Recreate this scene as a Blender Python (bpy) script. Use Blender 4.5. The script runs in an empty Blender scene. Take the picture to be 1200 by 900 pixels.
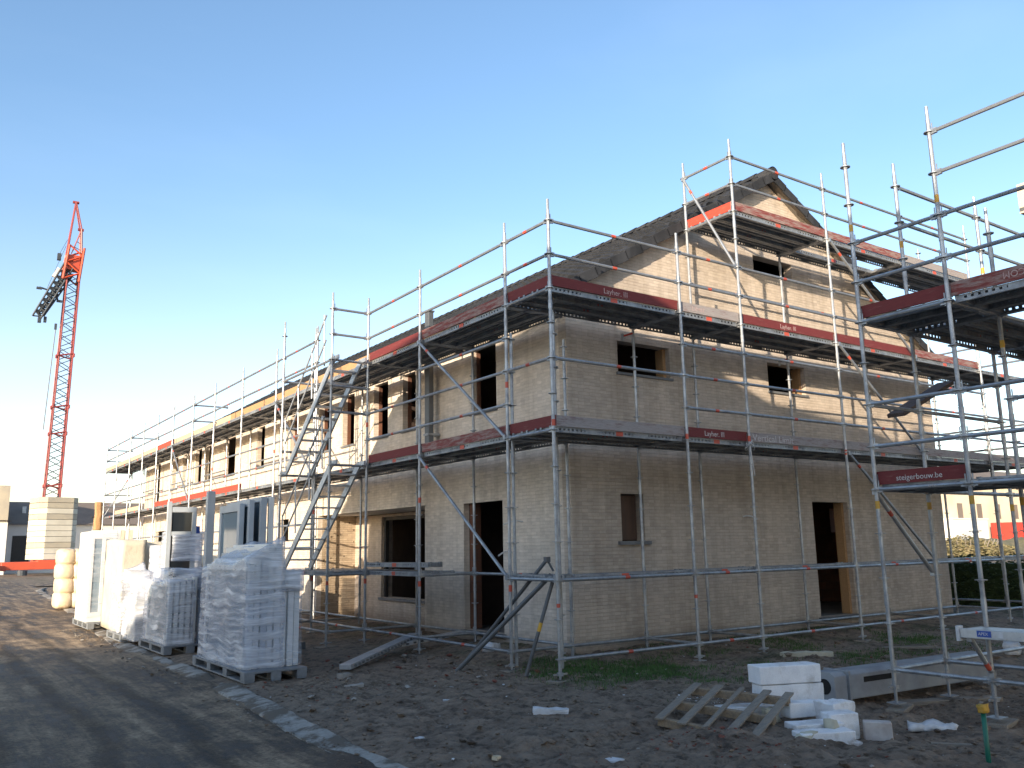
import bpy, math, random
from mathutils import Vector, Matrix, noise
from mathutils.geometry import tessellate_polygon
random.seed(7)
PI = math.pi
scene = bpy.context.scene
COL = scene.collection

# ------------------------------------------------------------------ materials
def nodes_of(name):
    m = bpy.data.materials.new(name); m.use_nodes = True
    nt = m.node_tree
    for n in list(nt.nodes): nt.nodes.remove(n)
    out = nt.nodes.new('ShaderNodeOutputMaterial')
    b = nt.nodes.new('ShaderNodeBsdfPrincipled')
    nt.links.new(b.outputs[0], out.inputs[0])
    return m, nt, b, out
def N(nt, t, **kw):
    n = nt.nodes.new('ShaderNode' + t)
    for k, v in kw.items():
        if k in n.inputs: n.inputs[k].default_value = v
        else: setattr(n, k, v)
    return n
def coords(nt, scale=(1, 1, 1), obj=False):
    tc = N(nt, 'TexCoord'); mp = N(nt, 'Mapping')
    if obj: nt.links.new(tc.outputs['Object'], mp.inputs[0])
    else:
        g = N(nt, 'NewGeometry'); nt.links.new(g.outputs['Position'], mp.inputs[0])
    mp.inputs['Scale'].default_value = scale
    return mp.outputs[0]
def noisen(nt, vec, scale, detail=6, rough=.6):
    n = N(nt, 'TexNoise'); n.inputs['Scale'].default_value = scale
    n.inputs['Detail'].default_value = detail; n.inputs['Roughness'].default_value = rough
    nt.links.new(vec, n.inputs['Vector']); return n.outputs[0]
def ramp(nt, fac, stops):
    r = N(nt, 'ValToRGB'); el = r.color_ramp.elements
    while len(el) < len(stops): el.new(.5)
    for e, (p, c) in zip(el, stops):
        e.position = p; e.color = (*c, 1) if len(c) == 3 else c
    nt.links.new(fac, r.inputs[0]); return r.outputs[0]
def mix(nt, f, a, b, mode='MIX'):
    m = N(nt, 'Mix', data_type='RGBA', blend_type=mode)
    for sock, v in ((m.inputs[0], f), (m.inputs[6], a), (m.inputs[7], b)):
        if hasattr(v, 'is_linked') or isinstance(v, bpy.types.NodeSocket): nt.links.new(v, sock)
        else: sock.default_value = v if not isinstance(v, tuple) else ((*v, 1) if len(v) == 3 else v)
    return m.outputs[2]
def bump(nt, b, h, strength=.5, dist=.01):
    n = N(nt, 'Bump'); n.inputs['Strength'].default_value = strength; n.inputs['Distance'].default_value = dist
    nt.links.new(h, n.inputs['Height']); nt.links.new(n.outputs[0], b.inputs['Normal'])
def math_(nt, op, a, b=None):
    m = N(nt, 'Math', operation=op)
    for s, v in ((m.inputs[0], a), (m.inputs[1], b)):
        if v is None: continue
        if isinstance(v, (int, float)): s.default_value = v
        else: nt.links.new(v, s)
    return m.outputs[0]
def simple(name, c1, c2=None, rough=.7, metal=0, sc=6, bumpd=0, obj=False, stretch=(1, 1, 1), lo=.35, hi=.65, island=0):
    m, nt, b, _ = nodes_of(name)
    v = coords(nt, stretch, obj)
    f = noisen(nt, v, sc)
    c2 = c2 or tuple(x * .75 for x in c1)
    col = ramp(nt, f, [(lo, c1), (hi, c2)])
    if island:
        oi = N(nt, 'ObjectInfo')
        g = ramp(nt, oi.outputs['Random'], [(0, (1 - island,) * 3), (1, (1 + 0 * island,) * 3)])
        col = mix(nt, 1.0, col, g, 'MULTIPLY')
    nt.links.new(col, b.inputs['Base Color'])
    b.inputs['Roughness'].default_value = rough; b.inputs['Metallic'].default_value = metal
    if bumpd:
        bump(nt, b, noisen(nt, v, sc * 4), .6, bumpd)
    return m

def brick_mat(name, ca, cb, mortar, row=.062, w=.22, bd=.007):
    m, nt, b, _ = nodes_of(name)
    g = N(nt, 'NewGeometry'); s = N(nt, 'SeparateXYZ'); nt.links.new(g.outputs['Position'], s.inputs[0])
    u = math_(nt, 'ADD', s.outputs[0], s.outputs[1])
    c = N(nt, 'CombineXYZ'); nt.links.new(u, c.inputs[0]); nt.links.new(s.outputs[2], c.inputs[1])
    # small waviness so the courses are not ruled lines
    wob = noisen(nt, g.outputs['Position'], 2.2, 2)
    vm = N(nt, 'VectorMath', operation='MULTIPLY_ADD')
    cw = N(nt, 'CombineXYZ'); nt.links.new(wob, cw.inputs[0]); nt.links.new(wob, cw.inputs[1])
    nt.links.new(cw.outputs[0], vm.inputs[0]); vm.inputs[1].default_value = (.02, .012, 0); nt.links.new(c.outputs[0], vm.inputs[2])
    br = N(nt, 'TexBrick'); nt.links.new(vm.outputs[0], br.inputs[0])
    br.inputs['Color1'].default_value = (*ca, 1); br.inputs['Color2'].default_value = (*cb, 1)
    br.inputs['Mortar'].default_value = (*mortar, 1)
    br.inputs['Scale'].default_value = 1; br.inputs['Mortar Size'].default_value = .0045
    br.inputs['Mortar Smooth'].default_value = .3; br.inputs['Bias'].default_value = 0
    br.inputs['Brick Width'].default_value = w; br.inputs['Row Height'].default_value = row
    big = noisen(nt, g.outputs['Position'], .55, 5, .65)
    stain = ramp(nt, big, [(.32, (.84, .83, .82)), (.52, (1, 1, 1)), (.75, (1.05, 1.04, 1.02))])
    rown = N(nt, 'TexWhiteNoise'); rown.noise_dimensions = '2D'
    snp = N(nt, 'VectorMath', operation='SNAP'); nt.links.new(vm.outputs[0], snp.inputs[0]); snp.inputs[1].default_value = (w * .5, row, 1)
    nt.links.new(snp.outputs[0], rown.inputs[0])
    col = mix(nt, 1., br.outputs[0], ramp(nt, rown.outputs[0], [(0, (.91, .905, .90)), (1, (1.06, 1.06, 1.06))]), 'MULTIPLY')
    col = mix(nt, 1., col, stain, 'MULTIPLY')
    fine = noisen(nt, coords(nt, (.45, .45, 1.5)), 12, 6, .75)
    col = mix(nt, 1., col, ramp(nt, fine, [(.3, (.84, .84, .85)), (.68, (1.06, 1.06, 1.06))]), 'MULTIPLY')
    # vertical run-off streaks, strongest under the lifts
    mp = N(nt, 'Mapping'); nt.links.new(c.outputs[0], mp.inputs[0]); mp.inputs['Scale'].default_value = (2.6, .22, 1)
    st = noisen(nt, mp.outputs[0], 1.6, 4, .6)
    col = mix(nt, 1., col, ramp(nt, st, [(.35, (.86, .85, .83)), (.55, (1, 1, 1))]), 'MULTIPLY')
    # splash dirt at the foot
    zz = N(nt, 'MapRange'); nt.links.new(s.outputs[2], zz.inputs[0]); zz.inputs[1].default_value = 0; zz.inputs[2].default_value = .75
    zf = math_(nt, 'ADD', zz.outputs[0], math_(nt, 'MULTIPLY', big, .6))
    foot = ramp(nt, zf, [(.25, (.52, .47, .42)), (.85, (1, 1, 1))])
    col = mix(nt, 1., col, foot, 'MULTIPLY')
    nt.links.new(col, b.inputs['Base Color']); b.inputs['Roughness'].default_value = .92
    inv = math_(nt, 'SUBTRACT', 1., br.outputs['Fac'])
    # per-brick depth: some bricks stand proud
    br2 = N(nt, 'TexBrick'); nt.links.new(vm.outputs[0], br2.inputs[0])
    br2.inputs['Color1'].default_value = (0, 0, 0, 1); br2.inputs['Color2'].default_value = (1, 1, 1, 1); br2.inputs['Mortar'].default_value = (0, 0, 0, 1)
    br2.inputs['Scale'].default_value = 1; br2.inputs['Mortar Size'].default_value = .0045; br2.inputs['Bias'].default_value = 0
    br2.inputs['Brick Width'].default_value = w; br2.inputs['Row Height'].default_value = row
    h = math_(nt, 'ADD', math_(nt, 'MULTIPLY', inv, .6), math_(nt, 'MULTIPLY', fine, 1.3))
    h = math_(nt, 'ADD', h, math_(nt, 'MULTIPLY', br2.outputs[0], .75))
    bump(nt, b, h, .75, bd)
    return m

def galv(name, base=(.42, .44, .46), dark=(.24, .25, .27), rough=.42, metal=.75):
    m, nt, b, _ = nodes_of(name)
    v = coords(nt)
    f = noisen(nt, v, 5, 8, .7)
    col = ramp(nt, f, [(.3, dark), (.6, base)])
    sp = noisen(nt, v, 30, 4, .6)
    mud = ramp(nt, sp, [(.62, (0, 0, 0)), (.74, (1, 1, 1))])
    col = mix(nt, mud, col, (.26, .22, .18))
    nt.links.new(col, b.inputs['Base Color'])
    b.inputs['Metallic'].default_value = metal
    nt.links.new(ramp(nt, f, [(.3, (rough + .2,) * 3), (.7, (rough - .05,) * 3)]), b.inputs['Roughness'])
    return m

def board_mat(name, c, wear, worn=.45, obj=True):
    m, nt, b, _ = nodes_of(name)
    v = coords(nt, (1.2, 8, 9), obj)
    oi = N(nt, 'ObjectInfo')
    add = N(nt, 'VectorMath', operation='ADD'); nt.links.new(v, add.inputs[0])
    cr = N(nt, 'CombineXYZ'); nt.links.new(math_(nt, 'MULTIPLY', oi.outputs['Random'], 40.), cr.inputs[0]); nt.links.new(cr.outputs[0], add.inputs[1])
    f = noisen(nt, add.outputs[0], 3.2, 8, .75)
    w = ramp(nt, f, [(worn, (0, 0, 0)), (worn + .14, (1, 1, 1))])
    col = mix(nt, w, c, wear)
    g = ramp(nt, noisen(nt, add.outputs[0], 12, 5), [(.3, (.8, .8, .8)), (.7, (1.1, 1.1, 1.1))])
    col = mix(nt, 1., col, g, 'MULTIPLY')
    nt.links.new(col, b.inputs['Base Color']); b.inputs['Roughness'].default_value = .75
    bump(nt, b, f, .4, .004)
    return m

M = {}
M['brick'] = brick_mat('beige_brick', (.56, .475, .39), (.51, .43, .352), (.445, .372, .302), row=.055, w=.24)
M['brick_front'] = brick_mat('sun_paled_front_brick', (.72, .635, .54), (.665, .585, .495), (.60, .525, .445), row=.055, w=.24)  # paler copy of the gable brick, frontal sunlight put into the colour
M['brick_rough'] = brick_mat('rough_backing_brick', (.52, .42, .30), (.44, .34, .24), (.36, .28, .2), row=.055, w=.24, bd=.03)
nt = M['brick_rough'].node_tree; bs_ = [n for n in nt.nodes if n.type == 'BSDF_PRINCIPLED'][0]; src = bs_.inputs['Base Color'].links[0].from_socket
pit = N(nt, 'TexVoronoi'); pit.inputs['Scale'].default_value = 6; nt.links.new(coords(nt, (1, 1, 1)), pit.inputs['Vector'])
nt.links.new(mix(nt, 1., src, ramp(nt, math_(nt, 'ADD', pit.outputs['Distance'], math_(nt, 'MULTIPLY', noisen(nt, coords(nt), 9), .3)), [(.24, (.25, .22, .2)), (.34, (1, 1, 1))]), 'MULTIPLY'), bs_.inputs['Base Color'])  # shade of the pits painted as dark spots, no real holes
M['red_block'] = brick_mat('red_clay_block', (.20, .085, .05), (.15, .065, .04), (.11, .075, .06), row=.19, w=.29)
M['inner_wall'] = simple('unlit_inner_block', (.07, .045, .035), (.05, .034, .027), .95, sc=3)  # block colour darkened so the rooms look unlit
M['galv'] = galv('galvanised_tube')
M['galv_d'] = galv('galvanised_deck', (.34, .36, .38), (.18, .19, .21), .5, .6)
M['alu'] = galv('aluminium', (.56, .58, .60), (.42, .44, .46), .42, .7)
M['redmark'] = simple('red_orange_band', (.55, .09, .05), (.42, .07, .04), .5)
M['yelmark'] = simple('yellow_band', (.62, .36, .04), (.4, .22, .04), .55)
M['blue'] = simple('blue_sticker', (.02, .07, .33), (.04, .1, .4), .4)
M['toe_red'] = board_mat('dark_red_board', (.15, .022, .022), (.22, .09, .075), .57)
M['toe_worn'] = board_mat('worn_red_board', (.19, .035, .03), (.27, .20, .18), .44)
M['toe_grey'] = board_mat('weathered_grey_board', (.20, .12, .12), (.30, .27, .26), .34)
M['toe_bright'] = board_mat('sun_bright_red', (.55, .055, .03), (.6, .12, .07), .6)  # sunlit copy of the red board, brightness in the colour; also on anchor clamps
M['toe_pale'] = board_mat('pale_timber_board', (.50, .40, .27), (.42, .34, .25), .5)
M['wood'] = board_mat('raw_timber', (.33, .24, .15), (.22, .17, .12), .45)
M['wood_or'] = board_mat('orange_timber', (.42, .25, .12), (.34, .2, .1), .5)
M['plank_dark'] = board_mat('dark_wet_plank', (.07, .05, .045), (.13, .10, .09), .5)
M['wood_grey'] = board_mat('grey_timber', (.27, .23, .18), (.2, .175, .15), .45)
M['white_paint'] = simple('white_letters', (.62, .6, .58), (.4, .36, .34), .6, sc=25, obj=True)
M['faded_paint'] = simple('faded_letters', (.50, .42, .40), (.32, .18, .17), .7, sc=30, obj=True)
M['faded_grey'] = simple('faded_grey_letters', (.60, .57, .56), (.42, .38, .37), .7, sc=30, obj=True)
M['concrete'] = simple('concrete', (.34, .32, .29), (.22, .2, .18), .9, sc=3, bumpd=.01)
M['concrete_grey'] = simple('blue_grey_beam', (.30, .32, .34), (.22, .23, .25), .7, sc=4, bumpd=.004)
M['slab'] = simple('floor_slab_concrete', (.30, .28, .26), (.2, .19, .18), .95, sc=2)
M['bluestone'] = simple('bluestone_sill', (.16, .165, .17), (.12, .12, .125), .6, sc=10)
M['dark'] = simple('hole_shade', (.015, .014, .014), (.01, .01, .01), .9)
M['plastic_grey'] = simple('grey_pallet_plastic', (.22, .235, .25), (.15, .16, .17), .55, sc=8)
M['pvc'] = simple('white_window_frame', (.78, .77, .72), (.70, .69, .64), .35, sc=4)
M['pvc_grey'] = simple('grey_window_frame', (.44, .475, .50), (.38, .41, .43), .4, sc=3)
M['cream'] = simple('cream_wrap', (.66, .60, .48), (.56, .50, .39), .5, sc=2.5, bumpd=.02)
M['bag'] = simple('insulation_bag', (.74, .62, .44), (.62, .5, .34), .45, sc=4, bumpd=.03)
M['foam'] = simple('white_foam_block', (.88, .88, .88), (.78, .78, .79), .85, sc=7, bumpd=.006)
nt = M['foam'].node_tree; bs_ = [n for n in nt.nodes if n.type == 'BSDF_PRINCIPLED'][0]; src = bs_.inputs['Base Color'].links[0].from_socket
dz = N(nt, 'SeparateXYZ'); nt.links.new(coords(nt), dz.inputs[0]); dn = noisen(nt, coords(nt), 6, 7, .7)
dm = ramp(nt, math_(nt, 'ADD', math_(nt, 'MULTIPLY', dz.outputs[2], 1.6), dn), [(.28, (.45, .38, .31)), (.46, (1, 1, 1))])
vb = N(nt, 'TexVoronoi'); vb.inputs['Scale'].default_value = 150; nt.links.new(coords(nt), vb.inputs['Vector'])
sm = ramp(nt, noisen(nt, coords(nt), 3.3, 6, .7), [(.36, (.78, .76, .73)), (.48, (1, 1, 1))])
nt.links.new(mix(nt, 1., mix(nt, 1., mix(nt, 1., src, dm, 'MULTIPLY'), sm, 'MULTIPLY'), ramp(nt, vb.outputs['Distance'], [(.3, (1, 1, 1)), (.8, (.9, .9, .9))]), 'MULTIPLY'), bs_.inputs['Base Color'])
M['foam_dirty'] = simple('dirty_foam_block', (.55, .51, .48), (.42, .36, .33), .85, sc=9, bumpd=.006)
M['yellow_foam'] = simple('yellow_foam', (.55, .52, .40), (.45, .42, .33), .9, sc=9, bumpd=.01)
M['black'] = simple('black_plastic', (.02, .02, .022), (.03, .03, .03), .5)
M['crane_red'] = simple('crane_red', (.27, .055, .05), (.22, .05, .05), .45, sc=.5)
M['crane_orange'] = simple('crane_orange', (.50, .08, .035), (.42, .07, .035), .45, sc=1)
M['crane_grey'] = simple('crane_grey', (.045, .055, .07), (.03, .04, .05), .5, sc=1)
M['ballast'] = simple('ballast_concrete', (.62, .59, .50), (.50, .47, .39), .9, sc=.6)
M['ballast_b'] = simple('ballast_concrete_stained', (.46, .41, .31), (.34, .31, .26), .9, sc=.5)
M['grass'] = simple('grass_blades', (.08, .15, .035), (.05, .10, .025), .9, sc=3)
M['green_pipe'] = simple('green_pipe', (.01, .16, .10), (.01, .12, .08), .4)
M['render_white'] = simple('pale_wall', (.74, .73, .70), (.64, .63, .61), .9, sc=.3)
M['roof_brown'] = simple('brown_roof', (.20, .165, .14), (.16, .13, .11), .9, sc=.8)
M['roof_dark'] = simple('dark_roof_panel', (.05, .052, .055), (.04, .04, .042), .7, sc=1)
M['bg_cream'] = simple('cream_house_wall', (.72, .62, .47), (.60, .50, .37), .9, sc=.4)
M['bg_white'] = simple('white_garage_wall', (.8, .78, .74), (.7, .68, .64), .8, sc=.4)
M['container_red'] = simple('red_container', (.5, .05, .035), (.4, .045, .03), .5, sc=.5)
M['duct'] = simple('grey_duct_metal', (.13, .14, .15), (.10, .105, .11), .5, .3, sc=3)
M['paper'] = simple('white_litter', (.65, .66, .68), (.5, .5, .5), .6, sc=10)
M['redbrickbit'] = simple('brick_rubble', (.22, .07, .045), (.14, .055, .04), .95, sc=15)
M['brown_door'] = simple('brown_shutter', (.10, .055, .035), (.06, .035, .025), .7, sc=5, stretch=(1, 1, .2))

# glass of the stored windows
m, nt, b, o = nodes_of('window_glass')
b.inputs['Base Color'].default_value = (.20, .27, .31, 1); b.inputs['Roughness'].default_value = .06
b.inputs['Specular IOR Level'].default_value = .9; M['glass'] = m
m, nt, b, o = nodes_of('dark_glass')
b.inputs['Base Color'].default_value = (.02, .025, .03, 1); b.inputs['Roughness'].default_value = .08; M['dglass'] = m

# stretch film: cloudy, wrinkled, partly see-through
def film(name, dens_lo, dens_hi, tint=(.72, .75, .82)):
    m, nt, b, out = nodes_of(name)
    v = coords(nt, (1, 1, 1)); v2 = coords(nt, (.5, .5, 7)); v3 = coords(nt, (8, 8, 1.4))
    lowf = N(nt, 'TexNoise'); lowf.inputs['Scale'].default_value = 1.6; nt.links.new(v, lowf.inputs['Vector'])
    wv = N(nt, 'VectorMath', operation='MULTIPLY_ADD'); nt.links.new(lowf.outputs['Color'], wv.inputs[0]); wv.inputs[1].default_value = (.0, .0, 1.1); nt.links.new(v2, wv.inputs[2])
    a = noisen(nt, wv.outputs[0], 2.6, 6, .62); c = noisen(nt, v, 2.2, 3, .5)
    f = math_(nt, 'ADD', math_(nt, 'MULTIPLY', a, .72), math_(nt, 'MULTIPLY', c, .28))
    al = ramp(nt, f, [(.36, (dens_lo,) * 3), (.52, ((dens_lo + dens_hi) / 2.4,) * 3), (.64, (dens_hi,) * 3)])
    tr = N(nt, 'BsdfTransparent'); tr.inputs[0].default_value = (.93, .95, 1, 1)
    mx = N(nt, 'MixShader')
    nt.links.new(al, mx.inputs[0]); nt.links.new(tr.outputs[0], mx.inputs[1]); nt.links.new(b.outputs[0], mx.inputs[2])
    nt.links.new(mx.outputs[0], out.inputs[0])
    nt.links.new(ramp(nt, a, [(.3, tuple(t * .72 for t in tint)), (.65, tint)]), b.inputs['Base Color'])
    b.inputs['Roughness'].default_value = .25; b.inputs['Specular IOR Level'].default_value = .7
    bump(nt, b, f, .7, .03)
    return m
M['film'] = film('stretch_film', .04, .42, (.80, .83, .88))
M['film_thick'] = film('stretch_film_thick', .20, .88, (.86, .88, .92))

# roof tiles
m, nt, b, _ = nodes_of('slate_grey_roof_tile')
v = coords(nt); f = noisen(nt, v, 3, 6)
tilec = N(nt, 'TexWhiteNoise'); tilec.noise_dimensions = '3D'
sn = N(nt, 'VectorMath', operation='SNAP'); nt.links.new(v, sn.inputs[0]); sn.inputs[1].default_value = (.29, .3, .5)
nt.links.new(sn.outputs[0], tilec.inputs[0])
col = mix(nt, 1., ramp(nt, f, [(.3, (.022, .024, .028)), (.7, (.044, .046, .052))]), ramp(nt, tilec.outputs[0], [(0, (.8, .8, .8)), (1, (1.15, 1.15, 1.15))]), 'MULTIPLY')
nt.links.new(col, b.inputs['Base Color']); b.inputs['Roughness'].default_value = .8; b.inputs['Specular IOR Level'].default_value = .15; M['tile'] = m

# mud / soil
m, nt, b, _ = nodes_of('muddy_soil')
v = coords(nt)
big = noisen(nt, v, .35, 6, .6); mid = noisen(nt, v, 2.3, 8, .7); fin = noisen(nt, v, 18, 6, .75)
col = ramp(nt, mid, [(.30, (.085, .058, .040)), (.45, (.20, .148, .106)), (.70, (.34, .26, .19))])
col = mix(nt, ramp(nt, big, [(.45, (0, 0, 0)), (.62, (1, 1, 1))]), col, ramp(nt, fin, [(.3, (.14, .105, .077)), (.7, (.33, .26, .19))]))
peb = N(nt, 'TexVoronoi'); peb.inputs['Scale'].default_value = 42; nt.links.new(v, peb.inputs['Vector'])
pm = math_(nt, 'MULTIPLY', ramp(nt, peb.outputs['Distance'], [(.12, (1, 1, 1)), (.2, (0, 0, 0))]), ramp(nt, fin, [(.52, (0, 0, 0)), (.6, (1, 1, 1))]))
col = mix(nt, pm, col, ramp(nt, peb.outputs['Color'], [(.2, (.2, .17, .14)), (.6, (.40, .36, .31)), (.9, (.28, .12, .08))]))
gr = noisen(nt, v, .9, 5, .7)
pos = N(nt, 'SeparateXYZ'); nt.links.new(v, pos.inputs[0])
# grass tint along the foot of the gable
gy = N(nt, 'MapRange'); nt.links.new(pos.outputs[1], gy.inputs[0]); gy.inputs[1].default_value = -2.2; gy.inputs[2].default_value = -.3
gx = N(nt, 'MapRange'); nt.links.new(pos.outputs[0], gx.inputs[0]); gx.inputs[1].default_value = -.8; gx.inputs[2].default_value = .6
ga = math_(nt, 'MULTIPLY', math_(nt, 'MULTIPLY', gy.outputs[0], gx.outputs[0]), ramp(nt, gr, [(.5, (0, 0, 0)), (.62, (1, 1, 1))]))
col = mix(nt, math_(nt, 'MULTIPLY', ga, .75), col, ramp(nt, fin, [(.3, (.03, .045, .014)), (.7, (.062, .088, .026))]))
clod_shade = noisen(nt, coords(nt, (1, 1, 1)), 7, 5, .7)
col = mix(nt, 1., col, ramp(nt, clod_shade, [(.36, (.42, .40, .38)), (.50, (1, 1, 1)), (.68, (1.2, 1.2, 1.2))]), 'MULTIPLY')  # shadows between clods painted into the soil colour
nt.links.new(col, b.inputs['Base Color'])
wet = ramp(nt, mid, [(.3, (.62,) * 3), (.5, (.92,) * 3)]); nt.links.new(wet, b.inputs['Roughness'])
h = math_(nt, 'ADD', math_(nt, 'MULTIPLY', mid, .7), math_(nt, 'MULTIPLY', fin, .5)); bump(nt, b, h, 1., .08)
M['soil'] = m
# muddy road
m, nt, b, _ = nodes_of('muddy_asphalt')
v = coords(nt); vs = coords(nt, (1.6, .10, 1))
tr = noisen(nt, vs, 2.6, 8, .68); md = noisen(nt, coords(nt, (1, .6, 1)), 2.6, 9, .72); fn = noisen(nt, v, 22, 6, .8); lg = noisen(nt, v, .35, 4, .6)
mud = math_(nt, 'ADD', math_(nt, 'MULTIPLY', tr, .42), math_(nt, 'ADD', math_(nt, 'MULTIPLY', md, .42), math_(nt, 'MULTIPLY', lg, .18)))
col = ramp(nt, mud, [(.41, (.040, .034, .029)), (.465, (.085, .066, .050)), (.505, (.18, .135, .094)), (.60, (.42, .32, .22))])
col = mix(nt, 1., col, ramp(nt, fn, [(.32, (.45, .45, .45)), (.5, (1, 1, 1)), (.7, (1.5, 1.48, 1.45))]), 'MULTIPLY')
# two dark wheel lines pressed into the mud
ps = N(nt, 'SeparateXYZ'); nt.links.new(v, ps.inputs[0])
wob = noisen(nt, coords(nt, (0, .12, 0)), 2, 2)
for cx_ in (-4.55, -5.35, -6.3, -7.1):
    dx_ = math_(nt, 'ABSOLUTE', math_(nt, 'SUBTRACT', math_(nt, 'ADD', ps.outputs[0], math_(nt, 'MULTIPLY', wob, .9)), cx_ + .45))
    wm = ramp(nt, math_(nt, 'ADD', dx_, math_(nt, 'MULTIPLY', fn, .10)), [(.10, (.55, .54, .53)), (.22, (1, 1, 1))])
    col = mix(nt, 1., col, wm, 'MULTIPLY')
nt.links.new(col, b.inputs['Base Color'])
nt.links.new(ramp(nt, mud, [(.44, (.55,) * 3), (.56, (.95,) * 3)]), b.inputs['Roughness']); b.inputs['Specular IOR Level'].default_value = .3
bump(nt, b, math_(nt, 'ADD', math_(nt, 'MULTIPLY', fn, .5), mud), 1., .06)
M['road'] = m
# kerb concrete, smeared with soil
m, nt, b, _ = nodes_of('kerb_concrete')
v = coords(nt); f1 = noisen(nt, v, 1.7, 7, .7); f2 = noisen(nt, v, 20, 5)
col = mix(nt, ramp(nt, f1, [(.46, (0, 0, 0)), (.54, (1, 1, 1))]), ramp(nt, f2, [(.3, (.27, .25, .22)), (.7, (.38, .355, .315))]), (.12, .097, .073))
nt.links.new(col, b.inputs['Base Color']); b.inputs['Roughness'].default_value = .9; bump(nt, b, f2, .5, .01); M['kerb'] = m
# foliage
m, nt, b, _ = nodes_of('hedge_leaf')
v = coords(nt); nt.links.new(ramp(nt, noisen(nt, v, 3), [(.3, (.018, .036, .012)), (.7, (.04, .075, .022))]), b.inputs['Base Color'])
b.inputs['Roughness'].default_value = .8; M['leaf'] = m
m, nt, b, _ = nodes_of('dry_scrub')
v = coords(nt); nt.links.new(ramp(nt, noisen(nt, v, 1.5), [(.3, (.10, .10, .04)), (.7, (.26, .21, .12))]), b.inputs['Base Color'])
b.inputs['Roughness'].default_value = .9; M['scrub'] = m

# ------------------------------------------------------------------ mesh helpers
class MB:
    def __init__(s): s.v = []; s.f = []; s.m = []
    def add(s, vs, fs, mi=0):
        o = len(s.v); s.v += [tuple(v) for v in vs]; s.f += [tuple(o + i for i in f) for f in fs]; s.m += [mi] * len(fs); return s
    def box(s, c, d, mi=0, R=None):
        x, y, z = d[0] / 2, d[1] / 2, d[2] / 2
        vs = [Vector(p) for p in ((-x, -y, -z), (x, -y, -z), (x, y, -z), (-x, y, -z), (-x, -y, z), (x, -y, z), (x, y, z), (-x, y, z))]
        if R is not None: vs = [R @ v for v in vs]
        c = Vector(c)
        return s.add([v + c for v in vs], [(0, 3, 2, 1), (4, 5, 6, 7), (0, 1, 5, 4), (1, 2, 6, 5), (2, 3, 7, 6), (3, 0, 4, 7)], mi)
    def bb(s, a, b_, mi=0):
        return s.box([(p + q) / 2 for p, q in zip(a, b_)], [abs(q - p) for p, q in zip(a, b_)], mi)
    def tube(s, a, b_, r, n=8, mi=0, r2=None, cap=True):
        a, b_ = Vector(a), Vector(b_); d = (b_ - a)
        if d.length < 1e-6: return s
        q = d.to_track_quat('Z', 'Y'); r2 = r if r2 is None else r2
        vs = []
        for P, rr in ((a, r), (b_, r2)):
            for i in range(n):
                t = 2 * PI * i / n; vs.append(P + q @ Vector((rr * math.cos(t), rr * math.sin(t), 0)))
        fs = [(i, (i + 1) % n, n + (i + 1) % n, n + i) for i in range(n)]
        if cap: fs += [tuple(range(n - 1, -1, -1)), tuple(range(n, 2 * n))]
        return s.add(vs, fs, mi)
    def bar(s, a, b_, w, h, mi=0, up=(0, 0, 1)):
        a, b_ = Vector(a), Vector(b_); d = b_ - a; L = d.length; x = d.normalized(); u = Vector(up)
        y = u.cross(x)
        if y.length < 1e-4: y = Vector((0, 1, 0)).cross(x)
        y.normalize(); z = x.cross(y)
        R = Matrix((x, y, z)).transposed()
        return s.box((a + b_) / 2, (L, w, h), mi, R)
    def path(s, pts, r, n=6, mi=0):
        for a, b_ in zip(pts, pts[1:]): s.tube(a, b_, r, n, mi)
        return s
    def mesh(s, name, mats, smooth=False, bevel=0):
        me = bpy.data.meshes.new(name); me.from_pydata(s.v, [], s.f)
        for mt in (mats if isinstance(mats, (list, tuple)) else [mats]): me.materials.append(mt)
        me.polygons.foreach_set('material_index', s.m)
        if smooth: me.polygons.foreach_set('use_smooth', [True] * len(s.f))
        me.update(); return me
    def build(s, name, mats, parent=None, smooth=False, bevel=0, auto=False):
        me = s.mesh(name, mats, smooth)
        if auto: me.set_sharp_from_angle(angle=math.radians(40)) if smooth else None
        o = link(name, me, parent)
        if bevel:
            bv = o.modifiers.new('b', 'BEVEL'); bv.width = bevel; bv.segments = 2; bv.limit_method = 'ANGLE'
        return o
def link(name, me, parent=None, loc=None, rot=None, mat=None):
    o = bpy.data.objects.new(name, me); COL.objects.link(o)
    if parent: o.parent = parent
    if mat is not None: o.matrix_local = mat
    if loc is not None: o.location = loc
    if rot is not None: o.rotation_euler = rot
    return o
def tag(o, label=None, cat=None, group=None, kind=None):
    if label: o['label'] = label
    if cat: o['category'] = cat
    if group: o['group'] = group
    if kind: o['kind'] = kind
    return o
def thing(name, label, cat, loc=(0, 0, 0), rz=0, group=None):
    o = link(name, None, None, loc, (0, 0, rz)); return tag(o, label, cat, group)
def text(s, size, mat, parent, loc, rot, name='lettering', font_shear=0, sx=1):
    c = bpy.data.curves.new('t', 'FONT'); c.body = s; c.size = size; c.extrude = .0008; c.shear = font_shear
    c.align_x = 'LEFT'; c.resolution_u = 3
    o = bpy.data.objects.new('t', c); COL.objects.link(o)
    dg = bpy.context.evaluated_depsgraph_get(); me = bpy.data.meshes.new_from_object(o.evaluated_get(dg))
    bpy.data.objects.remove(o); me.materials.clear(); me.materials.append(mat)
    t = link(name, me, parent, loc, rot); t.scale = (sx, 1, 1); return t

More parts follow.
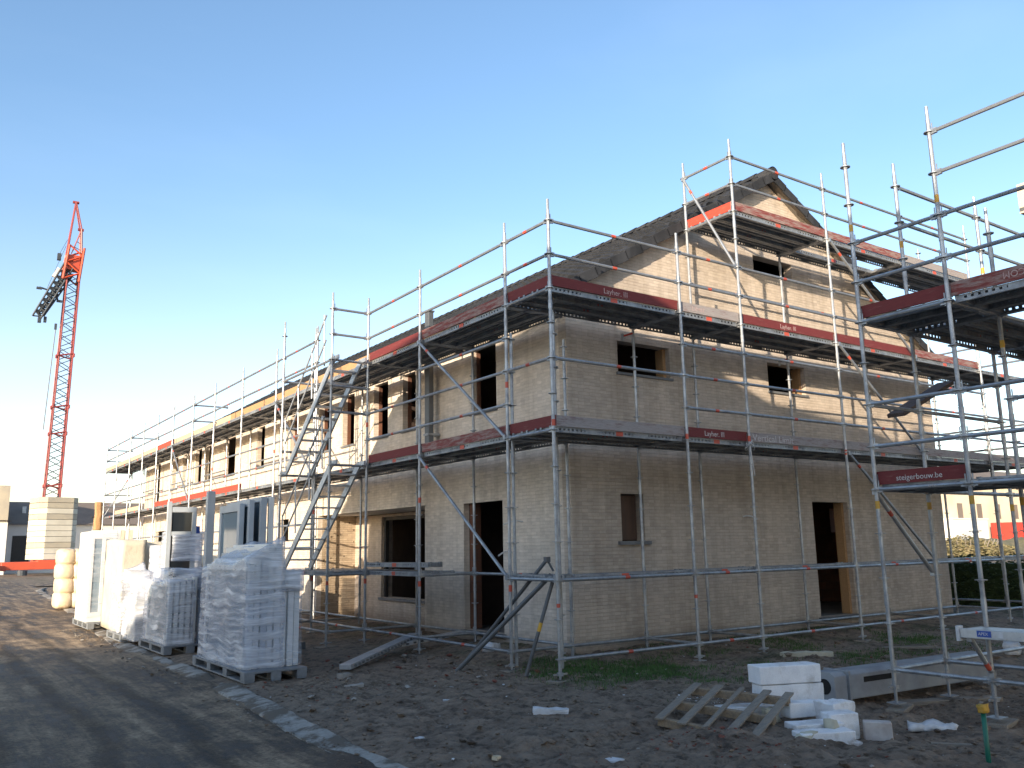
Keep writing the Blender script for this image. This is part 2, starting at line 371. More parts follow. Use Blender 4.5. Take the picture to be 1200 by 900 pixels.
def bumpbox(sx, sy, sz, amp, res=.12, seed=0, taper=0, sc=3, top=None):
    """closed box whose faces are subdivided and pushed about by noise"""
    mb = MB(); nx, ny, nz = [max(2, int(round(d / res))) for d in (sx, sy, sz)]
    idx = {}
    def vid(i, j, k):
        key = (i, j, k)
        if key in idx: return idx[key]
        x, y, z = (i / nx - .5) * sx, (j / ny - .5) * sy, k / nz * sz
        if top: z = z * top(x, y) / sz
        t = 1 - taper * k / nz
        p = Vector((x * t, y * t, z))
        d = noise.noise_vector(Vector((p.x * sc + seed, p.y * sc, p.z * sc * 1.3))) * amp
        if k == 0: d.z = 0
        mb.v.append(tuple(p + d)); idx[key] = len(mb.v) - 1; return idx[key]
    def q(a, b_, c, d): mb.f.append((a, b_, c, d)); mb.m.append(0)
    for i in range(nx):
        for j in range(ny):
            q(vid(i, j, nz), vid(i + 1, j, nz), vid(i + 1, j + 1, nz), vid(i, j + 1, nz))
            q(vid(i, j, 0), vid(i, j + 1, 0), vid(i + 1, j + 1, 0), vid(i + 1, j, 0))
    for i in range(nx):
        for k in range(nz):
            q(vid(i, 0, k), vid(i + 1, 0, k), vid(i + 1, 0, k + 1), vid(i, 0, k + 1))
            q(vid(i, ny, k), vid(i, ny, k + 1), vid(i + 1, ny, k + 1), vid(i + 1, ny, k))
    for j in range(ny):
        for k in range(nz):
            q(vid(0, j, k), vid(0, j, k + 1), vid(0, j + 1, k + 1), vid(0, j + 1, k))
            q(vid(nx, j, k), vid(nx, j + 1, k), vid(nx, j + 1, k + 1), vid(nx, j, k + 1))
    return mb

# ------------------------------------------------------------------ ground
KERB = [(-4.6, -14), (-4.15, -8), (-3.85, -4), (-3.74, -2.3), (-3.66, -.3), (-3.52, 1.9), (-3.47, 4.2), (-3.46, 8.7), (-3.15, 14.5), (-2.55, 22), (-1.8, 34), (-1.3, 41), (-.6, 44.5), (1.2, 47), (5, 48.5), (40, 52)]
def kerb_x(y):
    if y <= KERB[0][1]: return KERB[0][0]
    for (x0, y0), (x1, y1) in zip(KERB, KERB[1:]):
        if y0 <= y <= y1: return x0 + (x1 - x0) * (y - y0) / (y1 - y0)
    return 40
def sstep(a, b_, x):
    t = min(1, max(0, (x - a) / (b_ - a))); return t * t * (3 - 2 * t)
def gz(x, y):
    """height of the soil surface"""
    z = 0.
    kx = kerb_x(y)
    z += .05 * sstep(kx, kx + .5, x)                       # soil lies a little above the road
    # rises against the house
    dg = max(0, max(1.33 - y, 0)); dx = max(0, 1.33 - x)
    d = math.hypot(dg if y < 1.33 else 0, dx if x < 1.33 else 0)
    if x < 14: z += .11 * (1 - sstep(.0, 1.5, d)) * sstep(-1.2, .4, x)
    z -= .17 * sstep(-1.8, -3.2, y) * sstep(-.4, 1.2, x)     # dips beside the second scaffold
    if abs(x) < 30 and -20 < y < 60:
        p = Vector((x, y, 0))
        near = sstep(kx + .05, kx + .8, x)
        z += near * (.045 * noise.noise(p * .9) + .034 * noise.noise(p * 2.7 + Vector((5, 0, 0))) + .030 * abs(noise.noise(p * 6)) - .012 + .022 * noise.noise(p * 11) + .014 * noise.noise(p * 21))
        # wheel ruts crossing the foreground soil
        for c, w in ((-2.6, .28), (-4.3, .28)):
            dd = abs(y - (c + .18 * x + .12 * math.sin(x * 1.3)))
            if dd < w: z -= near * .075 * (1 - (dd / w) ** 2) * (.6 + .4 * noise.noise(p * 6))
    return z
def axis(lo, hi, fa, fb, step, far):
    a = []; x = fa
    while x < fb: a.append(x); x += step
    s = step; x = fb
    while x < hi: a.append(x); s = min(s * 1.16, far); x += s
    a.append(hi); s = step * 1.16; x = fa - s
    while x > lo: a.insert(0, x); s = min(s * 1.16, far); x -= s
    a.insert(0, lo); return a
def sheet(name, xs, ys, fz, mat, keep=None):
    mb = MB(); n = len(ys)
    for x in xs:
        for y in ys: mb.v.append((x, y, fz(x, y)))
    for i in range(len(xs) - 1):
        for j in range(len(ys) - 1):
            if keep and not keep((xs[i] + xs[i + 1]) / 2, (ys[j] + ys[j + 1]) / 2): continue
            mb.f.append((i * n + j, (i + 1) * n + j, (i + 1) * n + j + 1, i * n + j + 1)); mb.m.append(0)
    return mb.build(name, mat, smooth=True)
def gzz(x, y):
    kx = kerb_x(y)
    if x < kx - .02 or y > 47.5: return -.10
    if 1.6 < x < 11.8 and 1.6 < y < 31: return -.15
    return gz(x, y)
g = sheet('ground', axis(-900, 1200, -4.8, 4.5, .036, 45), axis(-300, 1500, -7.0, 2.6, .036, 45), gzz, M['soil'])
tag(g, kind='structure')
# road surface with wheel tracks
def rz(x, y):
    p = Vector((x, y, 3)); kx = kerb_x(y)
    z = -.035 + .014 * noise.noise(p * .6) + .012 * noise.noise(Vector((x * 5, y * .8, 0))) + .010 * noise.noise(Vector((x * 9, y * 5, 0)))
    if -6 < y < 60:
        for c in (-5.4, -7.1): z -= .012 * math.exp(-((x - c - .1 * math.sin(y * .3)) / .22) ** 2)
        z += .045 * sstep(kx - .9, kx - .05, x) * (.5 + .8 * max(0, noise.noise(p * 1.1) + .3))
    return z
mb = MB(); YS = axis(-60, 320, -7, 12, .06, 8); US = [.06 * i for i in range(45)] + [2.8, 3, 3.4, 3.8, 4.3, 5, 6, 7]
for y in YS:
    k = kerb_x(min(y, 44))
    for u in US: mb.v.append((k - u - .02, y, rz(k - u - .02, y)))
n = len(US)
for j in range(len(YS) - 1):
    for i in range(n - 1): mb.f.append((j * n + i, j * n + i + 1, (j + 1) * n + i + 1, (j + 1) * n + i)); mb.m.append(0)
for j in range(1): pass
road = mb.build('road', M['road'], smooth=True); tag(road, kind='structure')
mb = MB(); xs = axis(-1.0, 300, -.9, 6, .6, 8); ys = [48.8 + .55 * i for i in range(12)]
for x in xs:
    for y in ys: mb.v.append((x - .4, y + .09 * max(0, x), -.03))
n = len(ys)
for i in range(len(xs) - 1):
    for j in range(n - 1): mb.f.append((i * n + j, (i + 1) * n + j, (i + 1) * n + j + 1, i * n + j + 1)); mb.m.append(0)
tag(mb.build('side_road', M['road'], smooth=True), kind='structure')
# kerb
mb = MB(); pts = []
for (x0, y0), (x1, y1) in zip(KERB, KERB[1:]):
    L = math.hypot(x1 - x0, y1 - y0); k = max(1, int(L / .12)) if y0 < 30 else max(1, int(L / .8))
    for i in range(k): t = i / k; pts.append((x0 + (x1 - x0) * t, y0 + (y1 - y0) * t))
prof = [(-.16, -.12), (-.155, .0), (-.145, .012), (-.02, .035), (.10, .05), (.12, .045), (.125, -.12)]
for i, (x, y) in enumerate(pts):
    a = pts[max(0, i - 1)]; c = pts[min(len(pts) - 1, i + 1)]
    t = Vector((c[0] - a[0], c[1] - a[1], 0)).normalized(); nrm = Vector((t.y, -t.x, 0))
    dip = -.06 * max(0, noise.noise(Vector((x * .9, y * .75, 7))) + .05) * 2
    for j, (u, z) in enumerate(prof):
        e = .012 * noise.noise(Vector((x * 14, y * 14, j)))
        p = Vector((x, y, 0)) + nrm * (u + e)
        mb.v.append((p.x, p.y, z + (e + dip if z > 0 else 0)))
n = len(prof)
for i in range(len(pts) - 1):
    for j in range(n - 1): mb.f.append((i * n + j, i * n + j + 1, (i + 1) * n + j + 1, (i + 1) * n + j)); mb.m.append(0)
tag(mb.build('kerb', M['kerb'], smooth=True), kind='structure')

# ------------------------------------------------------------------ brick house
G = 1.33; XE = 12.0; YE = 30.6; TH = .34
RX = 6.65; RZ = 9.06; SL = .588            # ridge
house = thing('row_house', 'long beige brick terrace house shell with dark tiled gable roof behind the scaffolding', 'house')
def wall(name, axis_, pos, outer, holes, mat, depth, parent, inner=None):
    """upright wall with openings; outer/holes in (u,z); depth goes to +axis"""
    mb = MB()
    def P(u, z, d): return (u, pos + d, z) if axis_ == 'y' else (pos + d, u, z)
    polys = [[Vector((u, z, 0)) for u, z in outer]] + [[Vector((u, z, 0)) for u, z in h] for h in holes]
    flat = [v for p in polys for v in p]
    tris = tessellate_polygon(polys)
    for d in (0, depth):
        mb.add([P(v.x, v.y, d) for v in flat], [tuple(t) for t in tris])
    for h in polys:
        n = len(h)
        for i in range(n):
            a, b_ = h[i], h[(i + 1) % n]
            mb.add([P(a.x, a.y, 0), P(b_.x, b_.y, 0), P(b_.x, b_.y, depth), P(a.x, a.y, depth)], [(0, 1, 2, 3)])
    return mb.build(name, mat, parent)
def rect(u0, z0, u1, z1): return [(u0, z0), (u1, z0), (u1, z1), (u0, z1)]
# openings of the gable
GW = [(2.42, 4.58, 3.64, 5.12), (6.28, 4.60, 7.42, 5.16), (2.36, 1.80, 2.86, 2.56), (7.32, .32, 8.46, 2.50), (6.08, 6.93, 7.28, 7.30)]
zt = lambda x: RZ - .12 - SL * abs(x - RX)
gable = wall('gable_wall', 'y', G, [(G, -.4), (XE, -.4), (XE, zt(XE)), (RX, RZ - .12), (G, zt(G))], [rect(*h) for h in GW], M['brick'], .2, house)
# street facade with a deep recess; openings
W1 = [(3.36, 4.20), (6.36, 6.93), (7.62, 8.32), (9.36, 10.02), (10.72, 11.44), (12.95, 13.5), (15.6, 16.2), (18.35, 19.45), (21.1, 21.7), (22.2, 23.0), (24.2, 24.75), (25.5, 26.2), (28.3, 29.4)]
LH = [rect(a, 4.18, b_, 5.38) for a, b_ in W1]
LH[-1] = rect(28.3, 3.5, 29.4, 5.38)
LH += [rect(3.22, .3, 4.5, 2.54), rect(5.96, -.35, 11.42, 2.58), rect(13.45, 2.0, 14.15, 2.58), rect(18.3, 2.0, 19.2, 2.6), rect(21.9, .3, 22.9, 2.4), rect(26.0, .3, 28.5, 2.6), rect(15.2, .3, 16.2, 2.5)]
fac = wall('front_wall', 'x', G, [(G + .2, -.4), (YE - .002, -.4), (YE - .002, zt(G) - .02), (G + .2, zt(G) - .02)], LH, M['brick_front'], .12, house)
east_holes = [rect(3.68, 1.95, 4.02, 2.53), rect(8, 4.3, 9.2, 5.3), rect(14, 4.3, 15.2, 5.3), rect(10, .3, 12, 2.5)]
wall('rear_wall', 'x', XE - TH, [(G + .35, -.4), (YE, -.4), (YE, zt(XE) - .05), (G + .35, zt(XE) - .05)], east_holes, M['red_block'], TH - .002, house)
wall('end_wall', 'y', YE - .001, [(G, -.4), (XE, -.4), (XE, zt(XE)), (RX, RZ - .12), (G, zt(G))], [rect(2.4, 3.4, 3.4, 5.3)], M['brick'], .3, house)
# recess walls and soffit
mb = MB(); mb.bb((G + .121, 11.42, -.3), (2.35, 11.76, 2.58)); mb.build('recess_side_wall', M['brick_rough'], house)
wall('recess_back_wall', 'x', 2.35, rect(5.6, -.3, 11.76, 2.56), [rect(7.62, .62, 9.95, 2.5)], M['brick'], .3, house)
mb = MB(); mb.bb((G + .121, 5.6, -.3), (2.35, 5.958, 2.58)); mb.build('recess_side_wall', M['brick'], house)
mb = MB(); mb.bb((G + .123, 5.6, 2.582), (2.9, 11.76, 2.66)); mb.build('recess_ceiling', M['render_white'], house)
mb = MB(); mb.bb((2.30, 7.55, .56), (2.46, 10.0, .617)); mb.build('window_sill', M['bluestone'], house)
# window frames battens: black liner tubes inside the big recess opening
mb = MB(); mb.bb((2.42, 7.64, 2.42), (2.5, 9.93, 2.5)); mb.bb((2.42, 7.64, .62), (2.5, 7.72, 2.42)); mb.bb((2.42, 9.85, .62), (2.5, 9.93, 2.42)); mb.build('window_frame', M['black'], house)
# floors, partitions
mb = MB(); mb.bb((G + TH + .01, G + TH + .01, .0), (XE - TH - .01, 5.59, .28)); mb.bb((2.7, 5.6, .0), (XE - TH - .01, 11.3, .28)); mb.bb((G + TH + .01, 11.8, 0), (XE - TH - .01, YE - .2, .28)); mb.build('ground_floor_slab', M['slab'], house)
mb = MB(); mb.bb((G + TH + .01, G + TH + .01, 2.70), (XE - TH - .01, YE - .2, 3.1)); mb.build('upper_floor_slab', M['slab'], house)
mb = MB(); mb.bb((G + TH + .01, G + TH + .01, 5.50), (XE - TH - .01, YE - .2, 5.62)); mb.build('attic_floor', M['wood_grey'], house)
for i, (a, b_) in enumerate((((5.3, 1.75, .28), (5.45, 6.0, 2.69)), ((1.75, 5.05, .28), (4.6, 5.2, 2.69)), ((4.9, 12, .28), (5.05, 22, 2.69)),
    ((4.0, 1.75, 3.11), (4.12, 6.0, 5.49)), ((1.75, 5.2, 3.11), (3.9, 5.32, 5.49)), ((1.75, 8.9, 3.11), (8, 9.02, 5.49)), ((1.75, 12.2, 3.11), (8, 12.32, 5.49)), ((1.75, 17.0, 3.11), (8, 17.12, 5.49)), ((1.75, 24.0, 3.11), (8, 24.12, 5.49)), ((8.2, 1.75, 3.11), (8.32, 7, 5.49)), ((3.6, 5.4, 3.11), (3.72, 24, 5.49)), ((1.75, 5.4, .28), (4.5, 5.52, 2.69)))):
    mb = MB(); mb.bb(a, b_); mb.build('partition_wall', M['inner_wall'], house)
# brown shutter / inner block in some openings, timber reveals
def reveal(axis_, u0, z0, u1, z1, mat, side='r', w=.07, d0=.10, d1=.28):
    mb = MB()
    P = (lambda u, d, z: (u, G + d, z)) if axis_ == 'y' else (lambda u, d, z: (G + d, u, z))
    if side == 'r': mb.bb(P(u1 - w, d0, z0 + .003), P(u1 - .003, d1, z1 - .003))
    else: mb.bb(P(u0 + .003, d0, z0 + .003), P(u0 + w, d1, z1 - .003))
    return mb.build('timber_reveal', mat, house)
for h in (GW[0], GW[1], GW[3]): reveal('y', *h, M['wood_or'])
reveal('y', *GW[3], M['wood_or'], 'l')
for a, b_ in W1[:6]: reveal('x', a, 4.18, b_, 5.38, M['red_block'], 'r', .02, .121, .2)
reveal('x', 3.22, .3, 4.5, 2.54, M['red_block'], 'r', .12, .125, .3)
mb = MB(); mb.bb((2.41, G + .16, 1.82), (2.83, G + .2, 2.54)); mb.build('window_shutter', M['brown_door'], house)
mb = MB(); mb.bb((2.27, G - .05, 1.74), (2.96, G + .12, 1.797)); mb.build('window_sill', M['bluestone'], house)
mb = MB(); mb.bb((3.16, G, .245)[::-1] if 0 else (G - .06, 3.16, .24), (G + .3, 4.56, .297)); mb.build('door_sill', M['bluestone'], house)
mb = MB(); mb.bb((7.25, G - .06, .255), (8.54, G + .3, .317)); mb.build('door_sill', M['bluestone'], house)
for a, b_ in W1[:-1]:
    mb = MB(); mb.bb((G - .035, a - .04, 4.135), (G + .1, b_ + .04, 4.178)); mb.build('window_sill', M['bluestone'], house)
for h in (GW[0], GW[1]):
    mb = MB(); mb.bb((h[0] - .04, G - .035, h[1] - .045), (h[2] + .04, G + .1, h[1] - .002)); mb.build('window_sill', M['bluestone'], house)
# things seen inside the gable door
mb = MB(); mb.bb((7.52, G + .9, .29), (7.66, G + 1.0, 2.6)); mb.bb((7.75, G + 1.3, .29), (7.86, G + 1.4, 2.6)); mb.build('door_frame', M['pvc_grey'], house)
# timber eaves
mb = MB()
mb.bb((.90, G - .1, 5.60), (.93, YE, 5.72)); mb.bb((.93, G - .1, 5.60), (G - .002, YE, 5.63))
for y in [1.6 + .6 * i for i in range(48)]: mb.bb((.932, y, 5.632), (G - .004, y + .05, 5.80))
mb.build('timber_fascia', M['wood_or'], house)
mb = MB(); mb.bb((.735, 4.0, 5.60), (.765, 17.0, 5.86)); mb.build('eaves_board', M['wood_or'], house)
mb = MB(); mb.bb((.735, 17.01, 5.60), (.765, YE, 5.86)); mb.build('eaves_board', M['toe_pale'], house)
mb = MB(); mb.bb((.86, 9, 5.722), (.93, YE, 5.76)); mb.build('gutter_board', M['toe_pale'], house)
mb = MB(); mb.bb((XE + .002, G - .1, 5.60), (XE + .35, YE, 5.85)); mb.build('timber_fascia', M['wood_or'], house)

# roof of profiled tiles: every course steps up, every tile has a roll
mb = MB(); y0, y1 = 1.16, YE + .15
cw, cl = .25, .40
def prof_y(t): # height across one tile
    return .06 * max(0., math.sin(PI * (t % 1) ** 1.5)) - .03
ysr = []
y = y0
while y < y1:
    n = 8 if y < 13 else 4
    for i in range(n): ysr.append(y + cw * i / n)
    y += cw
L = (RX - .78) / math.cos(math.atan(SL)); nc = int(L / cl)
cs, sn_ = math.cos(math.atan(SL)), math.sin(math.atan(SL))
for side in (0, 1):
    base = len(mb.v)
    rows = []
    for c in range(nc + 1):
        for e in (0, 1):
            s = c * cl + (0 if e == 0 else cl - .002)
            lift = .062 if e == 0 else .0
            rows.append((min(s, L + .02), lift))
    for s, lift in rows:
        for yy in ysr:
            t = (yy - y0) / cw
            h = lift + prof_y(t)
            x = .78 + s * cs - h * sn_; z = (RZ - SL * (RX - .78)) + s * sn_ + h * cs
            if side: x = 2 * RX - x
            mb.v.append((x, yy, z))
    n = len(ysr)
    for r in range(len(rows) - 1):
        for j in range(n - 1):
            q = (base + r * n + j, base + r * n + j + 1, base + (r + 1) * n + j + 1, base + (r + 1) * n + j)
            mb.f.append(q if side == 0 else q[::-1]); mb.m.append(0)
roof = mb.build('roof', M['tile'], house)
# underlay so that the roof is closed
mb = MB()
for s in (-1, 1):
    a = Vector((RX, 0, RZ - .05)); e = Vector((RX + s * (RX - .8), 0, RZ - .05 - SL * (RX - .8)))
    for yy in (0,):
        mb.add([(a.x, y0 + .05, a.z), (e.x, y0 + .05, e.z), (e.x, y1, e.z), (a.x, y1, a.z)], [(0, 1, 2, 3)])
mb.build('roof_underlay', M['wood_grey'], roof)
for s in (-1, 1): # verge tiles
    mb = MB()
    for c in range(nc):
        ss = c * cl
        for k in (0,):
            x = .78 + (ss + cl / 2) * cs; z = RZ - SL * (RX - .78) + (ss + cl / 2) * sn_
            if s > 0: x = 2 * RX - x
            R = Matrix.Rotation((-1 if s < 0 else 1) * math.atan(SL), 3, 'Y')
            tilt = Matrix.Rotation((1 if s < 0 else -1) * .055, 3, 'Y')
            RR = R @ tilt
            off = RR @ Vector((0, 0, -.052))
            mb.box((x + off.x, 1.125, z + off.z), (cl - .004 + .03, .035, .17), 0, RR)
            off = RR @ Vector((0, 0, .026))
            mb.box((x + off.x, 1.17, z + off.z), (cl - .004 + .03, .12, .022), 0, RR)
    mb.build('verge_tiles', M['tile'], roof, bevel=.006)
mb = MB()
for i in range(int((y1 - y0) / .40)):
    ya = y0 - .06 + .40 * i; n = 10
    r0, r1 = .135, .115
    vs = []
    for (yy, r) in ((ya, r0), (ya + .41, r1)):
        for k in range(n + 1):
            t = PI * k / n; vs.append((RX - r * math.cos(t), yy, RZ + .02 + r * math.sin(t) * .95))
    mb.add(vs, [(k, k + 1, n + 2 + k, n + 1 + k) for k in range(n)])
    if i == 0: mb.tube((RX, ya - .006, RZ - .0), (RX, ya + .30, RZ - .0), .128, 20)
mb.build('ridge_tiles', M['tile'], roof)
for x, y, z, dx, dy in ((5.29, G, 2.2, .16, -.14), (1.33, 2.62, 2.15, -.32, .12), (1.33, 2.95, 1.65, -.36, -.12)):
    mb = MB(); pts = [(x + dx * t * (1.4 if x > 2 else 1), y + dy * t, z - .15 * t * t + .1 * t) for t in (0, .25, .5, .75, 1)]
    mb.path(pts, .013, 6); mb.build('cable_conduit', M['paper'], house)
# grey vertical duct beside the facade
d = thing('ventilation_duct', 'dark grey rectangular duct standing upright between scaffold and front wall', 'duct', (1.12, 5.42, 0))
MB().bb((-.055, -.085, 3.42), (.055, .085, 6.38)).build('duct_shaft', M['duct'], d, bevel=.01)
MB().bb((-.07, -.10, 6.382), (.07, .10, 6.41)).build('duct_cap', M['duct'], d)
MB().bb((-.075, -.10, 3.9), (.186, .10, 3.94)).build('wall_clamp', M['galv'], d)

# ------------------------------------------------------------------ scaffolding kit
ZB = 1.3
def zk(k, zb=ZB): return zb + .5 * k
R_T = .0242
_cache = {}
def std_mesh(length_k0, length_k1, marks, mark_mat='redmark', top=.32, spigot=True, foot=.2):
    key = ('std', length_k0, length_k1, tuple(marks), mark_mat, top)
    if key in _cache: return _cache[key]
    mb = MB(); a = .5 * length_k0 - foot; b_ = .5 * length_k1 + top
    mb.tube((0, 0, a), (0, 0, b_ - (.16 if spigot else 0)), R_T, 10)
    if spigot: mb.tube((0, 0, b_ - .16), (0, 0, b_), R_T * .82, 8)
    k = length_k0
    while k <= length_k1:
        z = .5 * k
        mb.tube((0, 0, z - .0045), (0, 0, z + .0045), .061, 12)
        mb.tube((0, 0, z - .02), (0, 0, z - .006), .031, 10)
        k += 1
    for k in range(int(length_k0) + 1, int(length_k1), 4):   # joint sleeves
        mb.tube((0, 0, .5 * k + .2), (0, 0, .5 * k + .32), .0285, 10)
    for z in marks: mb.tube((0, 0, z), (0, 0, z + .09), R_T + .0015, 10, 1)
    me = mb.mesh('standard', [M['galv'], M[mark_mat]], True); me.set_sharp_from_angle(angle=math.radians(35))
    _cache[key] = me; return me
def rail_mesh(L, mark='redmark', sticker=False):
    key = ('rail', round(L, 3), mark, sticker)
    if key in _cache: return _cache[key]
    mb = MB(); mb.tube((.05, 0, 0), (L - .05, 0, 0), R_T, 8)
    for x, s in ((.035, 1), (L - .035, -1)):
        mb.box((x + s * .02, 0, 0), (.07, .032, .062)); mb.box((x + s * .005, 0, .03), (.012, .007, .15))
    if mark and L > 1: mb.tube((L * .46, 0, 0), (L * .46 + .085, 0, 0), R_T + .0012, 8, 1)
    if sticker:
        mb.tube((L * .50, 0, 0), (L * .50 + .33, 0, 0), R_T + .0012, 8, 2)
        mb.tube((L * .50 + .332, 0, 0), (L * .50 + .39, 0, 0), R_T + .0012, 8, 1)
    me = mb.mesh('ledger', [M['galv'], M['redmark'], M['blue']], True); me.set_sharp_from_angle(angle=math.radians(35))
    _cache[key] = me; return me
def deck_mesh(L, w=.32, holes=True):
    key = ('deck', round(L, 3), w, holes)
    if key in _cache: return _cache[key]
    mb = MB(); x0, x1 = .045, L - .045; h = .075
    mb.bb((x0, -w / 2, -.003), (x1, w / 2, 0))
    for s in (-1, 1):
        y = s * (w / 2 - .002)
        a, b_ = y - .0015, y + .0015
        mb.bb((x0, a, -.020), (x1, b_, -.003)); mb.bb((x0, a, -h), (x1, b_, -.048))
        # slotted web
        n = int((x1 - x0) / .075); st = (x1 - x0) / n
        for i in range(n + 1):
            xc = x0 + st * i
            ww = .022 if (i % 12 < 8) else st / 2 + .001
            mb.bb((max(x0, xc - ww), a, -.0482), (min(x1, xc + ww), b_, -.0198))
        mb.bb((x0, y - s * .001 - (.03 if s > 0 else 0), -h - .003), (x1, y - s * .001 + (0 if s > 0 else .03), -h))
    for y in (-w / 6, w / 6): mb.bb((x0, y - .012, -.028), (x1, y + .012, -.003))
    for x in (x0, x1 - .05): mb.bb((x, -w / 2 + .006, -.066), (x + .05, w / 2 - .006, -.004))
    for x in (x0 - .02, x1 - .03):
        for y in (-w / 3, w / 3): mb.bb((x, y - .02, -.03), (x + .05, y + .02, .012))
    if L > 1.2: mb.bb((L * .46, -w / 2 - .0025, -.07), (L * .46 + .13, -w / 2 - .0008, -.006), 1)
    me = mb.mesh('deck_plank', [M['galv_d'], M['redmark']]); _cache[key] = me; return me
def toe_mesh(L, mat):
    key = ('toe', round(L, 3), mat)
    if key in _cache: return _cache[key]
    mb = MB(); mb.bb((.01, -.015, .012), (L - .01, .015, .162))
    for x in (.012, L - .022): mb.bb((x, -.0175, .004), (x + .01, .0175, .13), 1)
    me = mb.mesh('toe_board', [M[mat], M['galv']]); _cache[key] = me; return me
def orient(a, b_):
    a, b_ = Vector(a), Vector(b_); x = (b_ - a).normalized(); up = Vector((0, 0, 1))
    y = up.cross(x)
    y = y.normalized() if y.length > 1e-4 else Vector((0, 1, 0)); z = x.cross(y)
    m4 = Matrix((x, y, z)).transposed().to_4x4(); m4.translation = a; return m4
def rail(par, a, b_, name='ledger', mark='redmark', sticker=False):
    return link(name, rail_mesh((Vector(b_) - Vector(a)).length, mark, sticker), par, mat=orient(a, b_))
def brace(par, a, b_):
    mb = MB(); a, b_ = Vector(a), Vector(b_); d = (b_ - a).normalized()
    mb.tube(a + d * .06, b_ - d * .06, R_T, 8); mb.box(a + d * .03, (.05, .05, .07)); mb.box(b_ - d * .03, (.05, .05, .07))
    mb.tube(a + d * .35, a + d * .43, R_T + .0012, 8, 1)
    return mb.build('diagonal_brace', [M['galv'], M['redmark']], par, smooth=False)
def jack(par, x, y, zlow, ztop):
    key = ('jack', round(ztop - zlow, 2))
    if key not in _cache:
        mb = MB(); h = ztop - zlow
        mb.tube((0, 0, .01), (0, 0, h), .018, 8); mb.box((0, 0, .005), (.15, .15, .01)); mb.tube((0, 0, h - .10), (0, 0, h - .06), .045, 8)
        mb.bar((-.11, 0, h - .08), (.11, 0, h - .08), .02, .02)
        _cache[key] = mb.mesh('base_jack', M['galv'])
    return link('base_jack', _cache[key], par, (x, y, zlow))
def deck(par, a, b_, inward, n=3, zoff=-.0, skip=()):
    """planks spanning from post a to post b; inward = direction towards the wall"""
    a, b_, w = Vector(a), Vector(b_), Vector(inward)
    L = (b_ - a).length
    for i in range(n):
        if i in skip: continue
        off = w * (.055 + .165 + .335 * i)
        o = link('deck_plank', deck_mesh(L), par, mat=orient(a + off, b_ + off)); o.location.z += .055 + zoff
def toe(par, a, b_, outward, mat, zoff=.0):
    a, b_, w = Vector(a), Vector(b_), Vector(outward)
    o = link('toe_board', toe_mesh((b_ - a).length, mat), par, mat=orient(a - w * .045, b_ - w * .045)); o.location.z += .045 + zoff
    return o
def V(x, y, k, zb=ZB): return (x, y, zk(k, zb))

# ---- scaffold along the front (street side)
PY = [1.1, 3.76, 5.85, 8.42, 10.98, 13.58, 16.14, 18.46, 20.93, 23.1, 25.35, 27.64, 30.2, 32.6]
W = 1.09
S1 = thing('facade_scaffold', 'long silver tube scaffold along the sunlit street front with two decked lifts', 'scaffold')
def post(par, x, y, k0, k1, marks=(), zb=ZB, zlow=None, mark='redmark', top=.32):
    link('standard', std_mesh(k0, k1, marks, mark, top), par, (x, y, zb))
    if zlow is not None: jack(par, x, y, zlow, zk(k0, zb) - .1)
for i, y in enumerate(PY):
    far = i > 6
    post(S1, 0, y, -2, 10, (-.18, 1.2 if i % 2 else 2.75) if not far else (), zlow=gz(0, y) - .0)
    post(S1, W, y, -2, 8 if i else 7, (-.3,) if not far else (), zlow=gz(W, y) - .02, top=.12)
    for k in (-2, 4, 8): rail(S1, V(0, y, k), V(W, y, k), 'transom', None)
    if i == 0: rail(S1, V(0, y, 0), V(W, y, 0), 'transom', None)
post(S1, .1, 1.12, -2, 7, (), top=.1)
toes2 = ['toe_worn', 'toe_red', None, None, None, None, None, None, 'toe_bright', 'toe_pale', 'toe_pale', 'toe_pale', 'toe_pale']
toes1 = ['toe_worn', 'toe_red', None, None, None, 'toe_bright', 'toe_bright', 'toe_bright', 'toe_bright', None, 'toe_pale', 'toe_pale', None]
for i in range(len(PY) - 1):
    ya, yb = PY[i], PY[i + 1]
    for k in (8, 4): deck(S1, V(0, yb, k), V(0, ya, k), (1, 0, 0))
    tower_bay = i == 2
    for k in (10, 9):
        if not tower_bay: rail(S1, V(0, ya, k), V(0, yb, k), 'guardrail')
    for k in ((7, 6, 5) if i == 0 else (6, 5)):
        if not tower_bay: rail(S1, V(0, ya, k), V(0, yb, k), 'guardrail')
    if i > 2:
        for k in (2, 1): rail(S1, V(0, ya, k), V(0, yb, k), 'guardrail', None)
    rail(S1, V(0, ya, -2), V(0, yb, -2)); rail(S1, V(W, ya, -2), V(W, yb, -2), 'ledger', None)
    if i > 3 and i % 2: rail(S1, V(W, ya, 6), V(W, yb, 6), 'inner_ledger', None)
    if i < 2: rail(S1, V(W, ya, 0), V(W, yb, 0), 'inner_ledger')
    if toes2[i]: toe(S1, V(0, yb, 8), V(0, ya, 8), (-1, 0, 0), toes2[i])
    if toes1[i]: toe(S1, V(0, yb, 4), V(0, ya, 4), (-1, 0, 0), toes1[i])
brace(S1, V(-.03, 3.76, 8), V(-.03, 1.1, 4)); brace(S1, V(-.03, 3.76, 4), V(-.03, 1.1, 0))
brace(S1, V(-.03, 20.93, 8), V(-.03, 18.46, 4)); brace(S1, V(-.03, 10.98, 8), V(-.03, 8.42, 4)); brace(S1, V(W, 32.63, 8), V(0, 32.63, 4))
for k in (10, 9, 6, 5): rail(S1, V(0, 32.6, k), V(W, 32.6, k), 'end_guardrail', None)
rail(S1, V(0, 18.46, 10), V(W, 18.46, 10), 'end_guardrail', None); rail(S1, V(0, 18.46, 9), V(W, 18.46, 9), 'end_guardrail', None)
